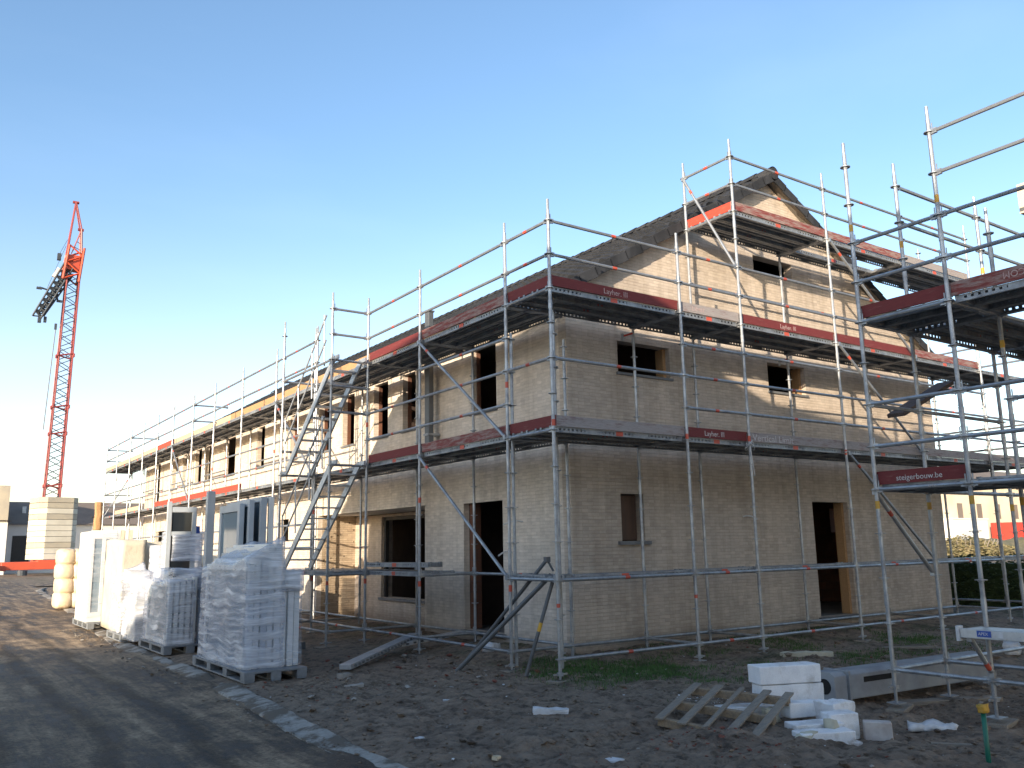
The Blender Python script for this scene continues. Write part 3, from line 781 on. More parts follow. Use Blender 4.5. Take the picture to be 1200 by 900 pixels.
rail(S1, V(0, 27.64, 10), V(W, 27.64, 10), 'end_guardrail', None)
for ya, yb in ((5.85, 3.76), (8.42, 5.85)): deck(S1, V(0, ya, 0), V(0, yb, 0), (1, 0, 0), 2)
rail(S1, V(0, 3.76, 0), V(W, 3.76, 0), 'transom', None); rail(S1, V(0, 5.85, 0), V(W, 5.85, 0), 'transom', None); rail(S1, V(0, 8.42, 0), V(W, 8.42, 0), 'transom', None)
lp = tag(link('loose_plank', deck_mesh(2.07), None, mat=orient((.16, 5.95, 1.50), (.40, 3.95, 1.50))), 'perforated steel plank lying askew on the lowest deck of the front scaffold', 'plank')

# ---- stair tower
ST = thing('stair_tower', 'narrow scaffold stair tower with two aluminium flights on the street side', 'scaffold stair')
for y in (5.85, 8.42):
    post(ST, -.75, y, -2, 10, (-.2,), zlow=gz(-.75, y))
    for k in (-2, 0, 4, 6, 7, 8, 9, 10) if y < 6 else (-2, 0, 4, 5, 6, 8): rail(ST, V(-.75, y, k), V(0, y, k), 'transom')
rail(ST, V(-.75, 5.85, -2), V(-.75, 8.42, -2)); rail(ST, V(-.75, 5.85, 8), V(-.75, 8.42, 8), 'ledger', None)
post(ST, -.0, 8.52, 0, 10, (), top=.3)
def flight(z0, ya, yb, x0=-.66, x1=-.10):
    f = MB(); zt_ = z0 + 2.0
    for x in (x0, x1): 
        f.bar((x, ya, z0 + .02), (x, yb, zt_ - .02), .035, .14)
        f.bb((x - .0175, ya - .02, z0 - .05), (x + .0175, ya + .24, z0 + .03)); f.bb((x - .0175, yb - .24, zt_ - .05), (x + .0175, yb, zt_ + .03))
    o = f.build('stair_stringer', M['alu'], ST)
    t = MB(); n = 9
    for i in range(1, n + 1):
        q = i / (n + 1); y = ya + (yb - ya) * q; z = z0 + 2.0 * q
        t.bb((x0 + .02, y - .10, z - .012), (x1 - .02, y + .10, z + .012))
    t.build('stair_treads', M['alu'], ST)
    h = MB()
    for dz in (.5, 1.0):
        h.tube((x0 - .06, ya - .02, z0 + dz + .1), (x0 - .06, yb + .25, zt_ + dz - .1), .017, 7)
    for q in (.0, .33, .66, .95):
        y = ya + (yb + .25 - ya) * q; z = z0 + 1.9 * q
        h.tube((x0 - .04, y, z + .1), (x0 - .06, y, z + 1.12), .015, 6)
    h.build('handrail', M['alu'], ST)
flight(3.36, 8.32, 5.97); flight(1.36, 8.32, 5.97)
deck(ST, V(-.75, 8.42, 0), V(-.75, 5.85, 0), (1, 0, 0), 2)

# ---- scaffold along the gable
S2 = thing('gable_scaffold', 'silver tube scaffold wrapped around the shaded gable with a raised third deck', 'scaffold')
RXs = [0, 2.57, 4.0, 6.59, 9.16, 11.73]
for i, x in enumerate(RXs):
    k1 = 10 if x < 3 else 14
    mk = {0: (-.35, 2.05), 2.57: (-.35, 2.0), 4.0: (-.3, 2.05), 6.59: (-.3, 1.95), 9.16: (-.3, 2.2), 11.73: (-.3,)}[x]
    post(S2, x, 0, -2, k1, mk, zlow=gz(x, 0))
    if x: post(S2, x, W, -2, 14 if x in (4.0, 11.73) else (12 if x > 4 else 8), (-.3, 2.1), zlow=gz(x, W) - .02, top=.1 if x != 4.0 else .3)
    for k in ((-2, 0, 4, 8) + ((12,) if x > 3 else ())):
        if x: rail(S2, V(x, 0, k), V(x, W, k), 'transom', None)
post(S2, .42, .50, -2, 8, (), top=-.15); post(S2, .47, .555, -2, 8, (), top=-.12)
for k in (0, 4, 8): rail(S2, V(0, 0, k), V(0, 1.1, k), 'transom', None)
for k in (10, 9, 6): rail(S2, V(0, 0, k), V(0, 1.1, k), 'guardrail')
o2 = (0, -1, 0)
tb = {('a', 0): 'toe_red', ('a', 1): 'toe_grey', ('a', 2): 'toe_red', ('a', 3): 'toe_red', ('a', 4): 'toe_worn',
      ('b', 0): 'toe_grey', ('b', 1): 'toe_red', ('b', 2): 'toe_grey', ('b', 3): 'toe_grey', ('b', 4): 'toe_grey',
      ('c', 2): 'toe_worn', ('c', 3): 'toe_worn', ('c', 4): 'toe_grey'}
boards = {}
for i in range(5):
    xa, xb = RXs[i], RXs[i + 1]
    for k in ((10, 9, 6) if i == 0 else (10, 9, 7, 6, 5)): rail(S2, V(xa, 0, k), V(xb, 0, k), 'guardrail')
    for k in (8, 4): deck(S2, V(xa, 0, k), V(xb, 0, k), (0, 1, 0))
    rail(S2, V(xa, 0, -2), V(xb, 0, -2)); rail(S2, V(xa, 0, 0), V(xb, 0, 0))
    rail(S2, V(xa if i else 0, W if i else W + .01, -2), V(xb, W, -2), 'ledger', None)
    boards['a', i] = toe(S2, V(xa, 0, 8), V(xb, 0, 8), o2, tb['a', i]); boards['b', i] = toe(S2, V(xa, 0, 4), V(xb, 0, 4), o2, tb['b', i])
    deck(S2, V(xa, .0, 0), V(xb, .0, 0), (0, 1, 0), 1)
    if i > 1:
        for k in (14, 13): rail(S2, V(xa, 0, k), V(xb, 0, k), 'guardrail', 'redmark')
        deck(S2, V(xa, 0, 12), V(xb, 0, 12), (0, 1, 0), 3, skip=(1,) if i == 3 else ())
        boards['c', i] = toe(S2, V(xa, 0, 12), V(xb, 0, 12), o2, tb['c', i])
        rail(S2, V(xa, W, 10), V(xb, W, 10), 'inner_ledger')
for k in (14, 13): rail(S2, V(4.0, 0, k), V(4.0, W, k), 'end_guardrail')
rail(S2, V(4.0, W, 12), (4.0, 1.30, zk(12)), 'bracket', None)
toe(S2, V(4.0, W, 12), V(4.0, 0, 12), (-1, 0, 0), 'toe_bright')
toe(S2, V(0, 1.1, 8), V(0, 0, 8), (-1, 0, 0), 'toe_red'); toe(S2, V(0, 1.1, 4), V(0, 0, 4), (-1, 0, 0), 'toe_red')
deck(S2, V(.0, 1.1, 0), V(.0, 0, 0), (1, 0, 0), 1, -.0)
brace(S2, V(3.97, W, 14), V(3.97, 0, 10))
for k in (12, 8, 4): brace(S2, V(6.59, -.035, k), V(9.16, -.035, k - 4))
# return along the rear corner
for y in (1.09, 3.66, 6.2):
    post(S2, 12.82, y, -2, 10, (-.3,), zlow=-.15)
    if y > 2: post(S2, 13.9, y, -2, 10, (), zlow=-.2)
post(S2, 13.9, 0, -2, 10, (-.3,), zlow=-.2); post(S2, 13.9, 1.09, -2, 10, (), zlow=-.2)
for ya, yb in ((0, 1.09), (1.09, 3.66), (3.66, 6.2)):
    for k in (10, 9, 6, 5, -2): rail(S2, V(13.9, ya, k), V(13.9, yb, k), 'guardrail', None)
for ya, yb in ((1.09, 3.66), (3.66, 6.2)):
    for k in (4, 8): deck(S2, V(12.82, ya, k), V(12.82, yb, k), (1, 0, 0), 3)
for k in (10, 9, 6, 5, -2): rail(S2, V(11.73, 0, k), V(13.9, 0, k), 'guardrail', None)
for k in (4, 8, 0): deck(S2, V(11.73, 0, k), V(13.9, 0, k), (0, 1, 0), 3 if k else 1)
toe(S2, V(11.73, 0, 4), V(13.9, 0, 4), o2, 'toe_grey')
# inner post brackets with red clamp under the middle lift
for x in (2.57, 6.59):
    mb = MB(); mb.tube((x, W, zk(8) - .09), (x - .2, W + .02, zk(8) - .16), .018, 6, 1); mb.box((x - .22, W + .02, zk(8) - .18), (.03, .03, .12)); mb.build('wall_anchor', [M['galv'], M['toe_bright']], S2)
# lettering on the boards
HZ = PI / 2
def board_text(b_, s, size, x, mat, up=.045, flip=False, sx=1.):
    if flip: return text(s, size, M[mat], b_, (x, -.0175, up + size * .72), (HZ, PI, 0), sx=sx)
    return text(s, size, M[mat], b_, (x, -.0175, up), (HZ, 0, 0), sx=sx)
board_text(boards['a', 0], 'Layher. III', .115, 1.02, 'faded_paint', sx=1.05)
board_text(boards['a', 2], 'Layher. III', .11, 1.05, 'faded_paint')
board_text(boards['b', 1], 'Layher. III', .115, .42, 'faded_grey'); board_text(boards['b', 2], 'Vertical Limit', .155, .12, 'faded_grey', .03, sx=1.25)
board_text(boards['a', 1], 'LIMIT', .10, .3, 'faded_paint', sx=1.3)
# loop of tie wire round one standard
tw = MB()
for j in range(3):
    r = .05 + .012 * j; pts = [(4.0 + r * math.cos(t), r * math.sin(t), zk(4) + .02 + .05 * math.sin(t * 1.5 + j) - .03 * j) for t in [2 * PI * q / 14 for q in range(15)]]
    tw.path(pts, .005, 4)
tw.tube((3.96, -.04, zk(4)), (4.02, -.05, zk(4) - .5), .005, 4)
tag(tw.build('tie_wire', M['paper']), 'pale loops of tie wire knotted round a gable scaffold post at the lower deck', 'wire')

# ---- second scaffold, right foreground
S3 = thing('corner_scaffold', 'near silver scaffold corner with yellow banded posts at the right edge', 'scaffold')
Z3 = 1.318; AX = 2.105; AY = -3.36
nx = [AX, 3.2, 5.26, 7.83]; ny = [AY, -4.45, -7.02]
for i, x in enumerate(nx):
    for j, y in enumerate(ny):
        if i >= 2 and j >= 1 and not (i == 2 and j == 1): continue
        inner = i >= 1 and j >= 1
        post(S3, x, y, -2, (8 if i == 1 else 6) if inner else 10, (.78, 2.6) if inner else (.78, 4.15), Z3, -.13 + (.09 if (i, j) != (1, 0) else .05), 'yelmark')
def r3(a, b_, ks, name='ledger', st=False):
    for k in ks: rail(S3, (*a, zk(k, Z3)), (*b_, zk(k, Z3)), name, 'redmark' if st else None, st)
r3((AX, AY), (AX, -4.45), (-2, 2, 3, 4, 6, 7, 8), 'ledger'); r3((AX, -4.45), (AX, -7.02), (-2, 2, 3, 4, 7, 8, 9, 10), 'guardrail', True)
r3((AX, AY), (3.2, AY), (-2, 6, 2)); r3((3.2, AY), (5.26, AY), (-2, 2, 6, 9, 10), 'guardrail'); r3((5.26, AY), (7.83, AY), (-2, 2, 6, 9, 10), 'guardrail')
r3((AX, AY), (3.2, AY), (4,)); r3((3.2, AY), (5.26, AY), (4,))
r3((3.2, AY), (3.2, -4.45), (-2, 2, 6)); r3((3.2, -4.45), (3.2, -7.02), (-2, 2, 6, 4)); r3((AX, -4.45), (3.2, -4.45), (2, 6)); r3((3.2, -4.45), (5.26, -4.45), (2, 6))
for k in (2, 6):
    deck(S3, (AX, AY, zk(k, Z3)), (AX, -4.45, zk(k, Z3)), (1, 0, 0), 3); deck(S3, (AX, -4.45, zk(k, Z3)), (AX, -7.02, zk(k, Z3)), (1, 0, 0), 3)
for (a, b_) in ((3.2, 5.26), (5.26, 7.83)): deck(S3, (a, -4.45, zk(6, Z3)), (b_, -4.45, zk(6, Z3)), (0, 1, 0), 3)
n6 = toe(S3, (AX, AY, zk(6, Z3)), (AX, -4.45, zk(6, Z3)), (-1, 0, 0), 'toe_red'); n6b = toe(S3, (AX, -4.45, zk(6, Z3)), (AX, -7.02, zk(6, Z3)), (-1, 0, 0), 'toe_worn')
n2 = toe(S3, (AX, AY, zk(2, Z3)), (AX, -4.45, zk(2, Z3)), (-1, 0, 0), 'toe_red')
board_text(n2, 'steigerbouw.be', .088, .245, 'white_paint', .045, sx=1.)
t6 = board_text(n6b, 'RENTGROUP.COM', .10, 1.42, 'faded_paint', .05, flip=True)
brace(S3, (AX, AY + .03, zk(2, Z3)), (3.2, AY + .03, zk(0, Z3)))
tl = text('APEX', .042, M['paper'], S3, (AX - .0265, -3.92, zk(-2, Z3) - .016), (HZ, 0, -HZ)); text('APEX', .04, M['white_paint'], S3, (AX - .0275, -5.80, zk(2, Z3) - .014), (HZ, 0, -HZ))
text('APEX', .04, M['white_paint'], S3, (AX - .0275, -4.0, zk(2, Z3) - .014), (HZ, 0, -HZ))
# console with aluminium plank
mb = MB(); mb.bb((1.75, -7.0, .76), (1.81, -4.36, .85)); mb.bb((1.815, -7.0, .835), (2.08, -4.4, .85)); mb.bb((2.02, -7.0, .76), (2.08, -4.36, .834)); mb.build('console_plank', M['alu'], S3, bevel=.004)
mb = MB(); mb.box((1.78, -4.34, .80), (.09, .035, .15)); mb.tube((1.76, -4.32, .83), (1.82, -4.32, .83), .012); mb.build('plank_end', M['paper'], S3, bevel=.006)
brace(S3, (1.8, -4.42, .78), (AX, -4.47, .36))
mb = MB(); mb.box((1.748, -4.60, .81), (.002, .14, .06)); mb.build('blue_sticker', M['blue'], S3); mb = MB(); mb.box((1.748, -4.73, .81), (.002, .11, .06)); mb.build('white_sticker', M['paper'], S3)
text('APEX', .04, M['paper'], S3, (1.7455, -4.545, .797), (HZ, 0, -HZ))
# sole boards under the jacks
def sole(x, y, L, w, rz_, label, z=None):
    mb = MB(); mb.bb((-L / 2, -w / 2, 0), (L / 2, w / 2, .045))
    o = mb.build('sole_board', M['wood_grey'], bevel=.006); o.location = (x, y, (gz(x, y) if z is None else z) - .01); o.rotation_euler = (0, 0, rz_)
    tag(o, label, 'sole board', 'timber boards under scaffold feet'); return o
sole(AX + .05, AY, .5, .2, .35, 'thick timber board under the leftmost foot of the near scaffold', -.115)
sole(AX + .1, -4.45, .42, .2, .2, 'short timber board under the near scaffold foot beside the green pipe', -.115)
sole(3.2, AY + .02, 1.3, .18, -.45, 'long timber board under the rear foot of the near scaffold', -.15)
for x, y, l in ((0, 0, 'grey board under the outer corner foot of the gable scaffold'), (0, 1.1, 'grey board under the first foot round the corner on the street side'), (6.59, 0, 'grey board under the gable scaffold foot in front of the doorway'), (0, 3.76, 'grey board under the front scaffold foot by the fallen aluminium beams')):
    sole(x, y, .36, .2, .3, l, gz(x, y) - .025)
for y, l in ((5.85, 'grey board under the nearer foot of the stair tower'), (8.42, 'grey board under the farther foot of the stair tower')):
    sole(-.75, y, .4, .22, .2, l, gz(-.75, y) - .02)
# tilted board caught in the near scaffold
mb = MB(); mb.bar((3.24, -3.02, 3.32), (4.55, -3.02, 3.86), .24, .05); tag(mb.build('broken_plank', M['plank_dark']), 'dark splintered plank lying tilted across near scaffold tubes', 'plank')

# ---- unfinished neighbour on the right
nb = thing('neighbour_house', 'corner of an unfinished beige house beyond the near scaffold at the right edge', 'house')
mb = MB(); mb.bb((3.36, -14, 5.50), (12, -4.76, 5.86)); mb.build('cornice', M['bg_cream'], nb)
mb = MB(); mb.bb((6.5, -14, -.3), (12, -9.5, 5.498)); mb.build('wall', M['bg_cream'], nb)

# ------------------------------------------------------------------ loose things by the corner
mb = MB()
def leaning(a, b_, r, label, mat='galv', hook=False, mark=False):
    mb = MB(); mb.tube(a, b_, r, 10); d = (Vector(b_) - Vector(a)).normalized()
    if mark: mb.tube(Vector(a) + d * .6, Vector(a) + d * .72, r + .001, 10, 1)
    if hook: mb.tube(b_, Vector(b_) + Vector((.09, -.02, -.16)), r * .6, 6); mb.box(b_, (.07, .07, .07))
    o = mb.build('leaning_tube', [M[mat], M['yelmark']]); tag(o, label, 'tube', 'tubes leaning at the scaffold corner'); return o
leaning((-.28, 1.95, .06), (.30, .62, 1.56), .026, 'long hooked steel tube leaning against the corner of the scaffold', 'duct', True)
leaning((-.62, 1.55, .05), (.12, .30, 1.36), .032, 'thick adjustable prop leaning diagonally across the corner post', 'duct')
leaning((-.15, .55, .05), (.14, .28, 1.30), .026, 'short dark tube with yellow band leaning steeply at the corner', 'duct', False, True)
def lattice(a, b_, h, label, nseg):
    mb = MB(); a, b_ = Vector(a), Vector(b_); up = Vector((0, 0, h))
    mb.bar(a, b_, .045, .03); mb.bar(a + up, b_ + up, .045, .03)
    for i in range(nseg):
        p = a.lerp(b_, i / nseg); q = a.lerp(b_, (i + 1) / nseg)
        mb.bar(p, (p + q) / 2 + up, .02, .02); mb.bar((p + q) / 2 + up, q, .02, .02)
    o = mb.build('aluminium_beam', M['alu']); tag(o, label, 'beam', 'aluminium beams lying by the front scaffold'); return o
def plankbeam(a, b_, w, h, label):
    mb = MB(); mb.bar(a, b_, w, h); a, b_ = Vector(a), Vector(b_); d = (b_ - a).normalized(); s = Vector((0, 0, 1)).cross(d) * (w / 2 + .002)
    n = int((b_ - a).length / .14)
    for i in range(1, n): mb.box(a + d * .14 * i - s, (.045, .045, .03), 1)
    o = mb.build('aluminium_beam', [M['alu'], M['duct']], bevel=.004); tag(o, label, 'beam', 'aluminium beams lying by the front scaffold')
plankbeam((-1.85, 2.55, .12), (.25, 4.4, .28), .18, .07, 'long perforated aluminium beam lying nearest the wrapped frames')
plankbeam((-.55, 4.0, .16), (1.0, 4.05, .30), .16, .06, 'shorter aluminium beam resting on the first one near the doorway')

# precast / metal beam lying in the mud by the near scaffold
b_ = thing('lying_beam', 'long dark grey hollow profile lying on its side in the mud behind the near scaffold', 'beam', (1.62, -2.78, -.03), math.radians(-4))
mb = MB()
prof2 = [(-.16, 0), (.12, 0), (.16, .05), (.16, .27), (.1, .31), (-.1, .31), (-.16, .27)]
n = len(prof2)
for x in (0, 3.0): mb.v += [(x, y, z) for y, z in prof2]
for i in range(n): mb.f.append((i, (i + 1) % n, n + (i + 1) % n, n + i)); mb.m.append(0)
mb.f.append(tuple(range(n, 2 * n))); mb.m.append(0)
mb.add([(0, y, z) for y, z in prof2], [tuple(range(n))[::-1]])
mb.build('beam_body', M['concrete_grey'], b_, bevel=.01)
mb = MB(); mb.tube((-.008, -.02, .15), (.06, -.02, .15), .085, 16); mb.build('end_hole', M['dark'], b_)  # solid dark disc on the closed end, painted shade of a hole
mb = MB(); mb.box((.75, -.162, .2), (.5, .006, .06)); mb.build('side_slot', M['dark'], b_, bevel=.002)  # dark strip on the side face, painted shade of a slot
mb = MB(); mb.box((.22, -.02, .155), (.03, .36, .34)); mb.build('flange', M['galv_d'], b_, bevel=.01)

# ------------------------------------------------------------------ foam blocks and broken pallet
def block(c, d, rz_, label, mat='foam', tilt=(0, 0), amp=.006):
    if c[1] > -3.75 and c[0] < .5: c = tuple(q + (p_ - q) * 1.06 for p_, q in zip(c, (-7.11, -9.2, 1.75))); d = tuple(e * 1.06 for e in d)
    mb = bumpbox(*d, amp, .05, random.random() * 50, 0, 6)
    o = mb.build('foam_block', M[mat], smooth=False); o.location = c; o.rotation_euler = (tilt[0], tilt[1], rz_)
    o.modifiers.new('b', 'BEVEL').width = .008
    o.modifiers[0].limit_method = 'ANGLE'
    tag(o, label, 'block', 'white blocks dumped beside the broken pallet'); return o
BA = math.radians(-22)
block((.15, -3.42, .385), (.66, .24, .17), BA, 'topmost long white block of the stacked pile')
block((.17, -3.43, .165), (.66, .22, .212), BA, 'second long white block directly under the topmost one')
block((.36, -3.25, .10), (.60, .16, .30), BA, 'white block standing behind the long stacked blocks')
block((-.02, -3.72, .13), (.36, .16, .13), BA + .1, 'small white block lying in front of the long stacked ones')
block((.36, -3.86, -.10), (.30, .18, .24), BA, 'upright white block at the front of the pile beneath the stack')
block((.62, -3.62, -.06), (.30, .26, .24), BA + .3, 'rounded white block at the right side of the pile', amp=.03)
block((.05, -3.80, -.09), (.50, .22, .17), BA, 'white block under the small front block')
block((-.12, -4.02, -.04), (.52, .2, .10), BA - .05, 'thin white slab in front of the pile, upper one')
block((-.10, -4.06, -.125), (.56, .2, .09), BA + .06, 'thin white slab in front of the pile, on the ground')
block((.56, -4.12, -.10), (.25, .12, .17), BA - .5, 'dirty cream block lying apart, right of the white pile', 'foam_dirty')
block((-.22, -3.30, -.06), (.7, .2, .26), BA, 'white slab behind the upper edge of the broken pallet')
for c, r, l in (((.10, -3.25, .0), .09, 'yellowish foam lump lying between pallet and white blocks'), ((.04, -4.0, .05), .06, 'small yellow foam lump in front of white blocks'), ((-.33, -3.98, -.09), .10, 'yellowish foam offcut under the right end of the broken pallet')):
    mb = bumpbox(r * 2, r * 1.6, r * 1.4, r * .5, r * .5, r * 100, .3, 9)
    o = mb.build('foam_lump', M['yellow_foam'], smooth=True); o.location = c; tag(o, l, 'foam')
# pallet lying tilted on the blocks
pl = thing('wooden_pallet', 'broken raw timber pallet with five slats lying tilted against the white blocks', 'pallet')
P0 = Vector((-.97, -2.78, .05)); PX = Vector((-.86, -3.93, -.04)) - P0   # near lower edge runs from P0 towards -Y
# local frame: u along the stringers, v up the slats
A = Vector((-.97, -2.77, .05)); B = Vector((-.67, -3.72, -.03)); C_ = Vector((-.06, -2.41, .22)); D = Vector((.27, -3.38, .20))
def pp(u, v, w=0):
    p = A.lerp(B, u).lerp(C_.lerp(D, u), v); return p + Vector((-.1, -.08, 1)).normalized() * w
for v in (.04, .5, .95):
    MB().bar(pp(0, v, 0), pp(1, v, 0), .075, .075).build('stringer', M['wood'], pl, bevel=.004)
for i, (u, u2) in enumerate(((.03, .02), (.27, .26), (.5, .5), (.74, .76), (.97, .98))):
    MB().bar(pp(u, -.04, .05), pp(u2, 1.04, .05), .085 if i != 2 else .05, .02).build('slat', M['wood_grey'], pl, bevel=.003)

# ------------------------------------------------------------------ wrapped frames on pallets at the kerb
def pallet(loc, sx, sy, label, mat='plastic_grey', group='grey pallets along the kerb'):
    t = thing('pallet', label, 'pallet', loc, 0, group)
    MB().bb((-sx / 2, -sy / 2, .115), (sx / 2, sy / 2, .145)).build('deck', M[mat], t, bevel=.004)
    mb = MB(); nxx = 3; nyy = max(3, int(sy / .55))
    for i in range(nxx):
        for j in range(nyy):
            x = -sx / 2 + .07 + (sx - .14) * i / (nxx - 1); y = -sy / 2 + .09 + (sy - .18) * j / (nyy - 1)
            mb.bb((x - .07, y - .09, .025), (x + .07, y + .09, .115))
    for x in (-sx / 2 + .07, 0, sx / 2 - .07): mb.bb((x - .065, -sy / 2, .0), (x + .065, sy / 2, .024))
    mb.build('feet', M[mat], t, bevel=.004); return t
def frame_part(par, x, y0_, y1_, z0, z1, mat, t=.07, glass=None, w=.075, mull=None):
    """window frame standing upright in the plane x = const"""
    mb = MB(); a, b2 = x - t / 2, x + t / 2
    mb.bb((a, y0_, z0), (b2, y0_ + w, z1)); mb.bb((a, y1_ - w, z0), (b2, y1_, z1))
    mb.bb((a, y0_ + w + .001, z0), (b2, y1_ - w - .001, z0 + w)); mb.bb((a, y0_ + w + .001, z1 - w), (b2, y1_ - w - .001, z1))
    if mull: 
        for q in mull: mb.bb((a + .004, y0_ + w + .001, q - w / 2), (b2 - .004, y1_ - w - .001, q + w / 2))
    f = mb.build('window_frame', M[mat], par, bevel=.004)
    if glass: MB().bb((x - .012, y0_ + w, z0 + w), (x + .012, y1_ - w, z1 - w)).build('pane', M[glass], f)
    return f
def wrap(par, x0, x1, ya, yb, z0, h, topf, mat='film', amp=.035, seed=1):
    mb = bumpbox(x1 - x0, yb - ya, h, amp, .06, seed, .03, 2.6, topf)
    o = mb.build('stretch_film', M[mat], par, smooth=True); o.location = ((x0 + x1) / 2, (ya + yb) / 2, z0); return o
# nearest bundle
pz = .04
pallet((-2.86, 3.75, pz), .86, 2.5, 'grey plastic pallet under the nearest film wrapped window frames')
t = thing('window_bundle', 'nearest tall bundle of pale window frames wrapped in clear stretch film', 'window bundle', (0, 0, pz + .146), 0, 'film wrapped window frames at the kerb')
hs = [1.38, 1.46, 1.54, 1.62, 1.66, 1.28, 1.25, 1.22]
for i in range(8):
    x = -3.17 + .095 * i
    frame_part(t, x, 2.72 + .03 * (i % 2), 4.75 - .05 * (i % 3), 0, hs[i], 'pvc' if i != 2 else 'pvc_grey', .080, 'glass' if i % 2 == 0 else None, .08, (.55,) if i % 2 else None)
wrap(t, -3.26, -2.72, 2.64, 4.90, -.02, 1.62, lambda x, y: 1.42 + .55 * (x + .27) - .04 * y + .03 * math.sin(y * 4), 'film_thick', .03, 3)
wrap(t, -2.735, -2.425, 2.68, 4.8, 1.0, .26, lambda x, y: .30, 'film_thick', .03, 8)
wrap(t, -3.22, -2.44, 2.69, 4.85, .02, 1.1, lambda x, y: 1.15, 'film', .012, 13)
# tall grey windows behind the nearest bundle
t = thing('grey_window_set', 'two tall light grey windows with glass standing behind the nearest wrapped bundle', 'window', (0, 0, pz + .02))
frame_part(t, -2.66, 4.85, 5.95, .0, 2.45, 'pvc_grey', .08, 'glass', .12)
frame_part(t, -2.55, 4.70, 5.9, .0, 2.50, 'pvc_grey', .08, 'glass', .10)
frame_part(t, -2.38, 4.62, 5.85, .0, 2.55, 'pvc_grey', .10, 'glass', .08); frame_part(t, -2.26, 4.60, 5.85, .0, 2.55, 'pvc', .08, None, .08)
MB().bb((-2.72, 5.35, 1.2), (-2.70, 5.38, 1.5)).build('handle', M['pvc_grey'], t)
# middle bundle
pallet((-2.88, 7.62, pz), .9, 1.9, 'grey plastic pallet under the middle low wrapped bundle')
t = thing('window_bundle', 'low middle bundle of white frames tightly wrapped in milky film', 'window bundle', (0, 0, pz + .146), 0, 'film wrapped window frames at the kerb')
for i in range(5): frame_part(t, -3.22 + .1 * i, 6.8, 8.4, 0, 1.05 + .02 * i, 'pvc', .07, 'glass' if i in (0, 2) else None)
for i in range(4): frame_part(t, -2.78 + .11 * i, 6.95, 8.4, 0, 1.16 + .03 * i, 'pvc' if i % 2 == 0 else 'pvc_grey', .07, None)
wrap(t, -3.30, -2.84, 6.7, 8.5, -.02, 1.05, lambda x, y: 1.08 + .04 * math.sin(y * 5), 'film_thick', .045, 21)
wrap(t, -2.86, -2.38, 6.85, 8.5, .0, 1.2, lambda x, y: 1.2, 'film', .03, 33)
wrap(t, -3.2, -2.4, 6.9, 8.45, .9, .25, lambda x, y: .34 + .04 * math.sin(7 * y), 'film_thick', .05, 35)
# tall frame with film behind the middle bundle
t = thing('tall_window_frame', 'very tall grey window frame with taped panes behind the low middle bundle', 'window', (0, 0, pz))
MB().bb((-2.44, 7.62, 0), (-2.30, 7.76, 2.85)).build('frame_post', M['pvc_grey'], t, bevel=.006)
MB().bb((-3.08, 7.95, 0), (-3.0, 8.02, 2.66)).build('frame_post', M['pvc_grey'], t, bevel=.006)
mb = MB(); mb.bb((-2.99, 7.95, 2.46), (-2.55, 8.01, 2.56)); mb.bb((-2.62, 7.95, 1.0), (-2.54, 8.01, 2.458)); mb.bb((-2.99, 7.95, 2.02), (-2.63, 8.01, 2.1)); mb.build('frame_rail', M['pvc_grey'], t, bevel=.004)
MB().bb((-2.99, 7.97, 1.0), (-2.63, 7.99, 2.455)).build('pane', M['dglass'], t)
MB().bb((-2.53, 8.0, 2.06), (-2.46, 8.12, 2.2)).build('blue_tape', M['blue'], t)
wrap(t, -3.02, -2.36, 8.04, 8.6, 1.0, 1.06, lambda x, y: 1.1, 'film_thick', .03, 51)
wrap(t, -2.98, -2.44, 7.86, 7.94, 1.55, .5, lambda x, y: .5, 'film_thick', .015, 53)
# wrapped roll / pillar things
pallet((-3.05, 10.3, pz), .8, 1.5, 'low dark grey pallet with black edge beside the cream bundle')
t = thing('cream_bundle', 'tall cream bundle leaning between the white door and the silver roll', 'bundle', (-3.12, 11.3, pz + .146))
mb = bumpbox(.55, 1.6, 1.85, .03, .12, 61, .05, 2); mb.build('wrapped_panel', M['cream'], t, smooth=True)
w_ = wrap(t, -.30, .32, -1.3, -.4, 0, 1.1, lambda x, y: 1.1 - .5 * (y < -.2), 'film_thick', .06, 63)
t = thing('wrapped_roll', 'upright silver roll wrapped in crinkled clear film', 'roll', (-2.82, 9.5, .05))
mb = MB(); n = 20
for k in range(16):
    z = 1.85 * k / 15; 
    for i in range(n):
        a = 2 * PI * i / n; r = .20 + .02 * noise.noise(Vector((math.cos(a) * 2, math.sin(a) * 2, z * 5)))
        mb.v.append((r * math.cos(a), r * math.sin(a), z))
for k in range(15):
    for i in range(n): mb.f.append((k * n + i, k * n + (i + 1) % n, (k + 1) * n + (i + 1) % n, (k + 1) * n + i)); mb.m.append(0)
mb.f.append(tuple(range(15 * n, 16 * n))); mb.m.append(0)
mb.build('roll_core', M['film_thick'], t, smooth=True); MB().tube((0, 0, 0), (0, 0, 1.84), .17, 16).build('inner_core', M['paper'], t)
t = thing('wrapped_sheets', 'sagging heap of milky film hanging over low sheets by the kerb', 'bundle', (-3.24, 9.3, .1))
wrap(t, -.17, .2, -.5, .6, 0, 1.2, lambda x, y: 1.25 + .35 * y + .3 * x, 'film_thick', .09, 71); MB().bb((-.1, -.4, 0), (.12, .5, .8)).build('sheet_stack', M['pvc'], t)
t = thing('cream_pipe_bundle', 'big cream wrapped box seen between the silver roll and tall window', 'bundle', (-2.55, 12.2, .1))
bumpbox(1.0, 1.3, 1.9, .03, .15, 75, .03, 2).build('wrapped_panel', M['cream'], t, smooth=True)
